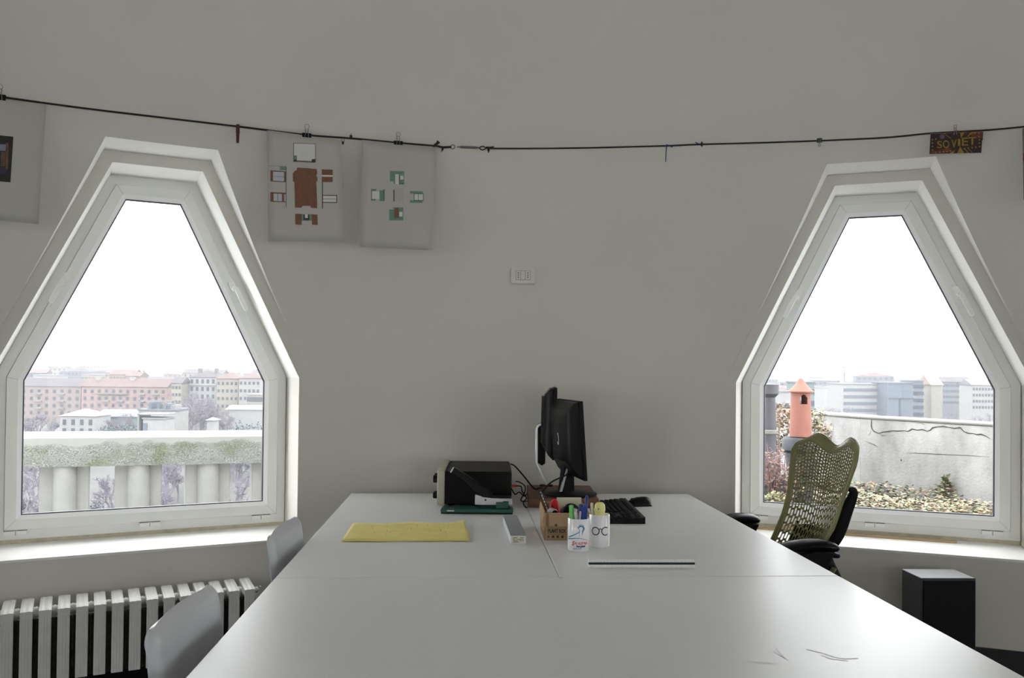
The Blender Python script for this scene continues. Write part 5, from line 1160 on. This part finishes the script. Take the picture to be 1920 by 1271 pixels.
r, L, H = building('pale stone block with pink roof at the right edge of the left window', 448, 488, 425, 709, 15, 'b_offwhite', 'b_roofred', 'hip', 3.0, 0, (5, 5, (1.1, 1.5), 3.2, 3.8)); fin(r)
r, L, H = building('low cream annex with a dark row of openings at the right of the left window', 463, 500, 400, 741, 12, 'b_cream', 'b_roofwhite', 'flat', wins=(1, 7, (1.3, 2.1), 3.0, 4)); fin(r)
r, L, H = building('narrow cream house partly hidden by trees left of the white palazzo', 322, 340, 430, 718, 12, 'b_cream', 'b_roofgrey', 'gable', 3, 0, (5, 3, (1.1, 1.5), 3.0, 3.6)); fin(r)
r, L, H = building('pale yellow house with orange roof behind the pink block', 205, 250, 540, 702, 14, 'b_peach', 'b_roofred', 'gable', 3.0, 0, (2, 7, (1.1, 1.5), 3, 3.5)); fin(r)
r, L, H = building('cream house with flat white roof behind the pink block', 152, 198, 560, 703, 14, 'b_cream', 'b_roofwhite', 'flat', 3.0, 0, (2, 7, (1.1, 1.5), 3, 3.5)); fin(r)
r, L, H = building('white rooftop block with dark side left of the pink chimneys', 62, 106, 560, 704, 14, 'b_offwhite', 'b_roofwhite', 'flat'); fin(r)
r, L, H = building('pink house with dark tiled roof behind the right end of the pink block', 236, 262, 520, 705, 12, 'b_pinkpale', 'b_roofred', 'gable', 2.5); fin(r)
r, L, H = building('low white depot with curved white roof at the right of the left window', 425, 505, 350, 768, 14, 'b_white', 'b_roofwhite', 'gable', 1.6); fin(r)
r, L, H = building('small white kiosk among the bare trees right of the white cube', 388, 401, 290, 788, 5, 'b_white', 'b_roofwhite', 'hip', 1.0); fin(r)
r, L, H = building('tall hazy tower block alone above the skyline at the right', 443, 457, 1500, 676, 14, 'b_bluegrey', 'b_grey', 'flat'); fin(r)
# right window
r, L, H = building('white office block with long horizontal window bands', 1581, 1662, 380, 721, 18, 'b_white', 'b_roofwhite', 'flat'); fin(r)
for k in range(5): b = MB(); b.box(-L/2+.2, L/2-.2, -.15, .1, H-3.0-k*3.0, H-1.7-k*3.0); obj('window_band', b, M_['b_bluegrey'], r)
r, L, H = building('blue grey slab block right of the banded office', 1663, 1712, 370, 719, 16, 'b_bluegrey', 'b_grey', 'flat'); fin(r)
b = MB(); b.box(-L*.4, L*.5, -.3, .1, H-6.6, H-6.2); b.box(-.4, .3, -.3, .1, 2, H-6.8); obj('facade_ribs', b, M_['b_pane'], r)
r, L, H = building('dark blue building behind the slab block', 1713, 1731, 420, 715, 14, 'b_bluegrey', 'b_bluegrey', 'flat', wins=(6, 5, (1.5, 1.8), 3.4, 3.4)); fin(r)
r, L, H = building('pale yellow gabled house in the middle distance of the right window', 1746, 1767, 430, 722, 14, 'b_cream', 'b_peach', 'gable', 5); fin(r)
r, L, H = building('lattice white apartment block left of the yellow gabled house', 1733, 1746, 440, 719, 12, 'b_white', 'b_grey', 'flat', wins=(6, 3, (1.1, 1.5), 3, 3.2)); fin(r)
r, L, H = building('long lilac grey block at the right of the right window', 1768, 1822, 520, 716, 14, 'b_grey', 'b_roofgrey', 'gable', 3, 0, (4, 12, (1.1, 1.5), 3, 3.4)); fin(r)
r, L, H = building('grey terrace of houses at the right edge of the right window', 1823, 1880, 480, 722, 14, 'b_offwhite', 'b_grey', 'gable', 3, 0, (4, 10, (1.1, 1.5), 3, 3.4)); fin(r)
r, L, H = building('white building behind the terracotta chimney', 1447, 1482, 250, 735, 12, 'b_white', 'b_roofwhite', 'flat', wins=(3, 3, (1.5, 1.8), 5, 5)); fin(r)
r, L, H = building('tall grey green glass block right of the terracotta cap', 1496, 1527, 300, 718, 12, 'b_teal', 'b_grey', 'flat', wins=(6, 4, (1.5, 1.8), 4, 4)); fin(r)
r, L, H = building('low white hall between the glass block and the banded office', 1528, 1580, 600, 727, 20, 'b_white', 'b_roofwhite', 'flat'); fin(r)
p = aty(1583, 704, 900); r = thing('mast', 'thin lattice mast rising above the skyline in the right window', 'mast', (p.x, 900, GZ)); h = aty(1583, 686, 900).z-GZ
b = MB(); b.tube([(0, 0, 0), (0, 0, h)], [1.6, .5], 4); obj('pole', b, M_['b_grey'], r)
for k in range(3): b = MB(); b.box(-1.8, 1.8, -.6, .6, h-2-k*3.4, h-.4-k*3.4); obj('antenna_ring', b, M_['b_grey'], r)
p = aty(1707, 700, 1000); r = thing('spire', 'tiny white spire on a church in the far right skyline', 'spire', (p.x, 1000, GZ)); h = aty(1707, 694, 1000).z-GZ
b = MB(); b.lathe([(3, 0), (3, h*.8), (2.0, h*.8), (.1, h)], 8); obj('steeple', b, M_['b_offwhite'], r)
p = aty(348, 690, 1000); r = thing('spire', 'small pointed spire on the left skyline beside the palazzo', 'spire', (p.x, 1000, GZ)); h = aty(348, 686, 1000).z-GZ
b = MB(); b.lathe([(3, 0), (3, h*.75), (3.6, h*.75), (.1, h)], 8); obj('steeple', b, M_['b_grey'], r)
# skyline of small houses, one thing each
rd = random.Random(21)
def far_house(x_, Y, w_, d_, h, m, rm, kind, lab, grp):
    b = MB(); b.box(-w_/2, w_/2, 0, d_, 0, h, 0)
    if kind == 0: b.prism([(-.4, h), (d_+.4, h), (d_/2, h+2.6)], -w_/2-.4, w_/2+.4, 1, None, 'x')
    elif kind == 1: b.box(-w_/2, w_/2, -.2, d_, h, h+.7, 1)
    else: b.add([(-w_/2, 0, h), (w_/2, 0, h), (w_/2, d_, h), (-w_/2, d_, h), (0, d_/2, h+3)], [(0, 1, 4), (1, 2, 4), (2, 3, 4), (3, 0, 4)], 1)
    rows = int(h/3.4)
    for i in range(rows):
        z = h-2.6-i*3.4
        if z < 0 or Y > 900: break
        n = max(2, int(w_/3.4))
        for j in range(n): xx = -w_/2+w_*(j+.5)/n; b.box(xx-.6, xx+.6, -.1, .05, z, z+1.5, 2)
    o = obj('far_house', b, [M_[m], M_[rm], M_['b_pane']], None, loc=(x_, Y, GZ), rotz=rd.uniform(-.35, .35)); tag(o, lab, 'house', grp)
PL = [(o_.location.x, o_.location.y, 22) for o_ in SC.objects if o_.name.startswith(('building', 'spire', 'mast')) and not o_.parent]
WN = dict(b_white='white', b_offwhite='off-white', b_cream='cream', b_grey='grey', b_pinkpale='dusky pink', b_peach='peach'); RN = dict(b_roofgrey='dark tiled', b_roofred='reddish', b_roofwhite='white', b_grey='grey')
KN = ['gabled', 'flat', 'pyramid']
ZN = ['far left', 'left of middle', 'middle', 'right of middle', 'far right']
for (u0, u1, side, n) in ((20, 530, 'left', 120), (1410, 1900, 'right', 120)):
    for k in range(n):
        t = (k+.5)/n; u = u0+(u1-u0)*((k*.618034) % 1)
        w_ = rd.uniform(12, 34); h = rd.uniform(13, 26) if rd.random() < .94 else rd.uniform(28, 33); dp = rd.uniform(9, 16)
        for tr in range(30):
            Y = 600+1900*t**1.3+tr*12; x_ = (u-960)/F*Y
            if all(hypot(x_-a_, Y-c_) > (w_/2+r_)*(.95 if tr < 25 else .6) for a_, c_, r_ in PL): break
        PL.append((x_, Y, w_/2))
        m, rm, kd = rd.choice(['b_white', 'b_offwhite', 'b_offwhite', 'b_grey', 'b_pinkpale', 'b_cream', 'b_grey'] if side == 'left' else ['b_white', 'b_offwhite', 'b_grey', 'b_grey', 'b_offwhite']), rd.choice(['b_roofgrey', 'b_roofred', 'b_roofwhite', 'b_grey', 'b_roofgrey', 'b_roofred']), rd.choice([0, 0, 1, 2])
        sz = 'tall' if h > 19 else ('low' if h < 15 else 'mid-height'); wd = 'wide' if w_ > 22 else 'narrow'
        far_house(x_, Y, w_, dp, h, m, rm, kd, '%s %s %s far house, %s %s roof, %s, %s skyline' % (sz, wd, WN[m], RN[rm], KN[kd], ZN[min(4, int(5*(u-u0)/(u1-u0)))], side), 'far houses in the %s window' % side)
# bare trees
def tree_mesh(seed, h, spread, twigs):
    rr_ = random.Random(seed); b = MB(); tips = []
    def br(p, d, L, rad, lev):
        q = p+d*L; b.tube([p, q], [rad, rad*.6], 4 if lev else 6, 0, None, False)
        if lev >= 4: tips.append((p, q)); return
        for k in range(3 if lev else 5):
            nd = (d+Vector((rr_.uniform(-1, 1), rr_.uniform(-1, 1), rr_.uniform(-.2, .6)))*spread).normalized(); br(p+d*L*rr_.uniform(.55, 1), nd, L*rr_.uniform(.62, .82), rad*.58, lev+1)
    br(Vector((0, 0, 0)), Vector((0, 0, 1)), h*.3, h*.022, 0)
    t = b.mesh('trunk', M_['treebark']); c = MB()
    for k in range(twigs):
        p, q = rr_.choice(tips); a_ = p.lerp(q, rr_.random()); d = Vector((rr_.uniform(-1, 1), rr_.uniform(-1, 1), rr_.uniform(-.4, 1))).normalized()*h*.07; s_ = Vector((rr_.uniform(-1, 1), rr_.uniform(-1, 1), rr_.uniform(-1, 1))).normalized()*h*.0035
        c.add([a_-s_, a_+s_, a_+d], [(0, 1, 2)])
    return t, c.mesh('twigs', M_['treebark'])
TRS = [tree_mesh(s_, 12, .75, 900) for s_ in (1, 2, 3)]
def tree(u, Y, h, k, lab, grp, vb=None):
    x_ = (u-960)/F*Y; r = thing('bare_tree', lab, 'tree', (x_, Y, GZ), rd.uniform(0, 6), grp); r.scale = (h/12,)*3
    for nm, me in zip(('trunk', 'twigs'), TRS[k % 3]):
        o = bpy.data.objects.new(nm, me); COL.objects.link(o); o.parent = r
        if nm == 'twigs': o['kind'] = 'stuff'
BL = [(o_.location.x, o_.location.y+7, 17) for o_ in SC.objects if o_.name.startswith('building') and not o_.parent and o_.location.y < 420]
TR = []
MARK = {'left': ((0, 75, 'by the left frame of the left window'), (75, 112, 'over the first pier'), (112, 150, 'below the villa'), (150, 200, 'between the first two piers'), (200, 262, 'left of the white cube'), (262, 330, 'below the white cube'), (330, 356, 'left of the palazzo'), (356, 384, 'before the palazzo left half'), (384, 408, 'before the palazzo right half'), (408, 432, 'before the cream block'), (432, 700, 'by the right frame of the left window')),
        'right': ((0, 1545, 'just right of the terracotta cap'), (1545, 1565, 'left of the banded office'), (1565, 1640, 'before the banded office'), (1640, 1715, 'before the blue grey slab'), (1715, 1745, 'right of the slab block'), (1745, 1770, 'below the yellow gabled house'), (1770, 1800, 'below the lilac block, left part'), (1800, 1830, 'below the lilac block, right part'), (1830, 3000, 'by the right frame of the right window'))}
def plant(side, u, Y, h):
    for tr in range(40):
        uu = u+rd.uniform(-2, 2)*(1+tr); YY = Y+rd.uniform(-4, 4)*(1+tr*.5); x_ = (uu-960)/F*YY
        if all(hypot(x_-a_, YY-c_) > r_ for a_, c_, r_ in BL) and all(hypot(x_-a_, YY-c_) > 5.5 for a_, c_ in TR): break
    TR.append((x_, YY)); where = [w_ for a_, c_, w_ in MARK[side] if a_ <= uu < c_][0]
    tree(uu, YY, h, rd.randrange(3), '%s bare tree, %s, %s' % ('tall' if h > 17 else ('small' if h < 13.5 else 'medium'), 'nearer row' if YY < 215 else ('middle distance' if YY < 320 else 'farther row'), where), 'bare winter trees beyond the %s window' % side)
for (u, Y, h) in ((70, 300, 17), (92, 260, 14), (52, 280, 15), (110, 330, 12), (128, 270, 9), (215, 320, 13), (235, 315, 14), (250, 330, 11), (335, 330, 17), (350, 320, 19), (362, 350, 20), (375, 330, 19), (385, 360, 19), (395, 340, 17), (410, 350, 15), (422, 330, 14), (432, 300, 15), (340, 380, 16), (368, 390, 22), (355, 400, 20), (400, 400, 18), (328, 300, 9), (445, 260, 11)):
    plant('left', u, Y, h*1.1)
for k in range(42): plant('left', rd.uniform(40, 500), rd.uniform(110, 230), rd.uniform(10, 15))
for k in range(34): plant('right', rd.uniform(1535, 1600) if k % 3 == 0 else rd.uniform(1690, 1880), rd.uniform(250, 360), rd.uniform(14, 20))
# evergreens
def bush(label, u, Y, w_, h, n=1800, grp=None):
    x_ = (u-960)/F*Y; r = thing('evergreen_tree', label, 'tree', (x_, Y, GZ), 0, grp); b = MB()
    for k in range(n):
        a_, e, q = rd.uniform(0, 2*pi), rd.uniform(-1, 1), .7+.3*rd.random(); rr_ = sqrt(1-e*e*.7)
        leaf(b, Vector((w_/2*q*cos(a_)*rr_, w_/2*q*sin(a_)*rr_, h*.55+h*.45*q*e)), w_*.045, 0, 1)
    o = obj('crown', b, M_['treegreen'], r); o['kind'] = 'stuff'
    b = MB(); b.tube([(0, 0, 0), (0, 0, h*.6)], w_*.03, 6); obj('trunk', b, M_['treebark'], r)
bush('blue green evergreen at the right edge of the left window, nearest the balustrade', 478, 230, 15, 15); bush('blue green evergreen left of the rightmost one beyond the balustrade', 455, 240, 13, 13)
bush('round evergreen seen low at the left between window frame and first pier', 52, 110, 8, 10); bush('green tree seen in the gap between the first and second piers', 192, 120, 9, 10)
bush('dark evergreen low between the villa and the white cube', 226, 300, 16, 9); bush('small dark evergreen below the villa', 168, 260, 8, 7)
# cars on the street
for k, (u, Y, lab) in enumerate(((338, 330, 'tiny white car on the street beside the white cube'), (345, 322, 'second white car on the street, just right of the first'), (347, 312, 'white van on the street below the other cars'), (362, 282, 'white car farther down the street near the kiosk'))):
    x_ = (u-960)/F*Y; r = thing('car', lab, 'car', (x_, Y, GZ), .3*k); b = MB(); b.prism([(-2, .3), (-2, .9), (-1.3, 1.0), (-.8, 1.5), (1.0, 1.5), (1.5, 1.0), (2, .9), (2, .3)], -.85, .85); obj('car_body', b, M_['b_roofwhite'], r, bevel=.1)
    for sx in (-1.2, 1.25):
        for sy in (-.8, .8): b = MB(); b.lathe([(.33, -.1), (.33, .1)], 12, 0, T(sx, sy, .33, 0, pi/2)); obj('wheel', b, M_['blackmat'], r)
# light winter haze over the city (real volume)
hz = MB(); hz.box(-2600, 2600, 60, 3600, GZ-.5, 140)
hm = bpy.data.materials.new('winter_haze'); hm.use_nodes = True; nt = hm.node_tree; nt.nodes.remove(nt.nodes['Principled BSDF'])
vs_ = nt.nodes.new('ShaderNodeVolumeScatter'); vs_.inputs['Color'].default_value = (.93, .95, 1, 1); vs_.inputs['Density'].default_value = .00024; nt.links.new(vs_.outputs[0], nt.nodes['Material Output'].inputs['Volume'])
o = obj('haze', hz, hm); tag(o, 'thin white winter haze lying over the city', 'haze', kind='stuff')
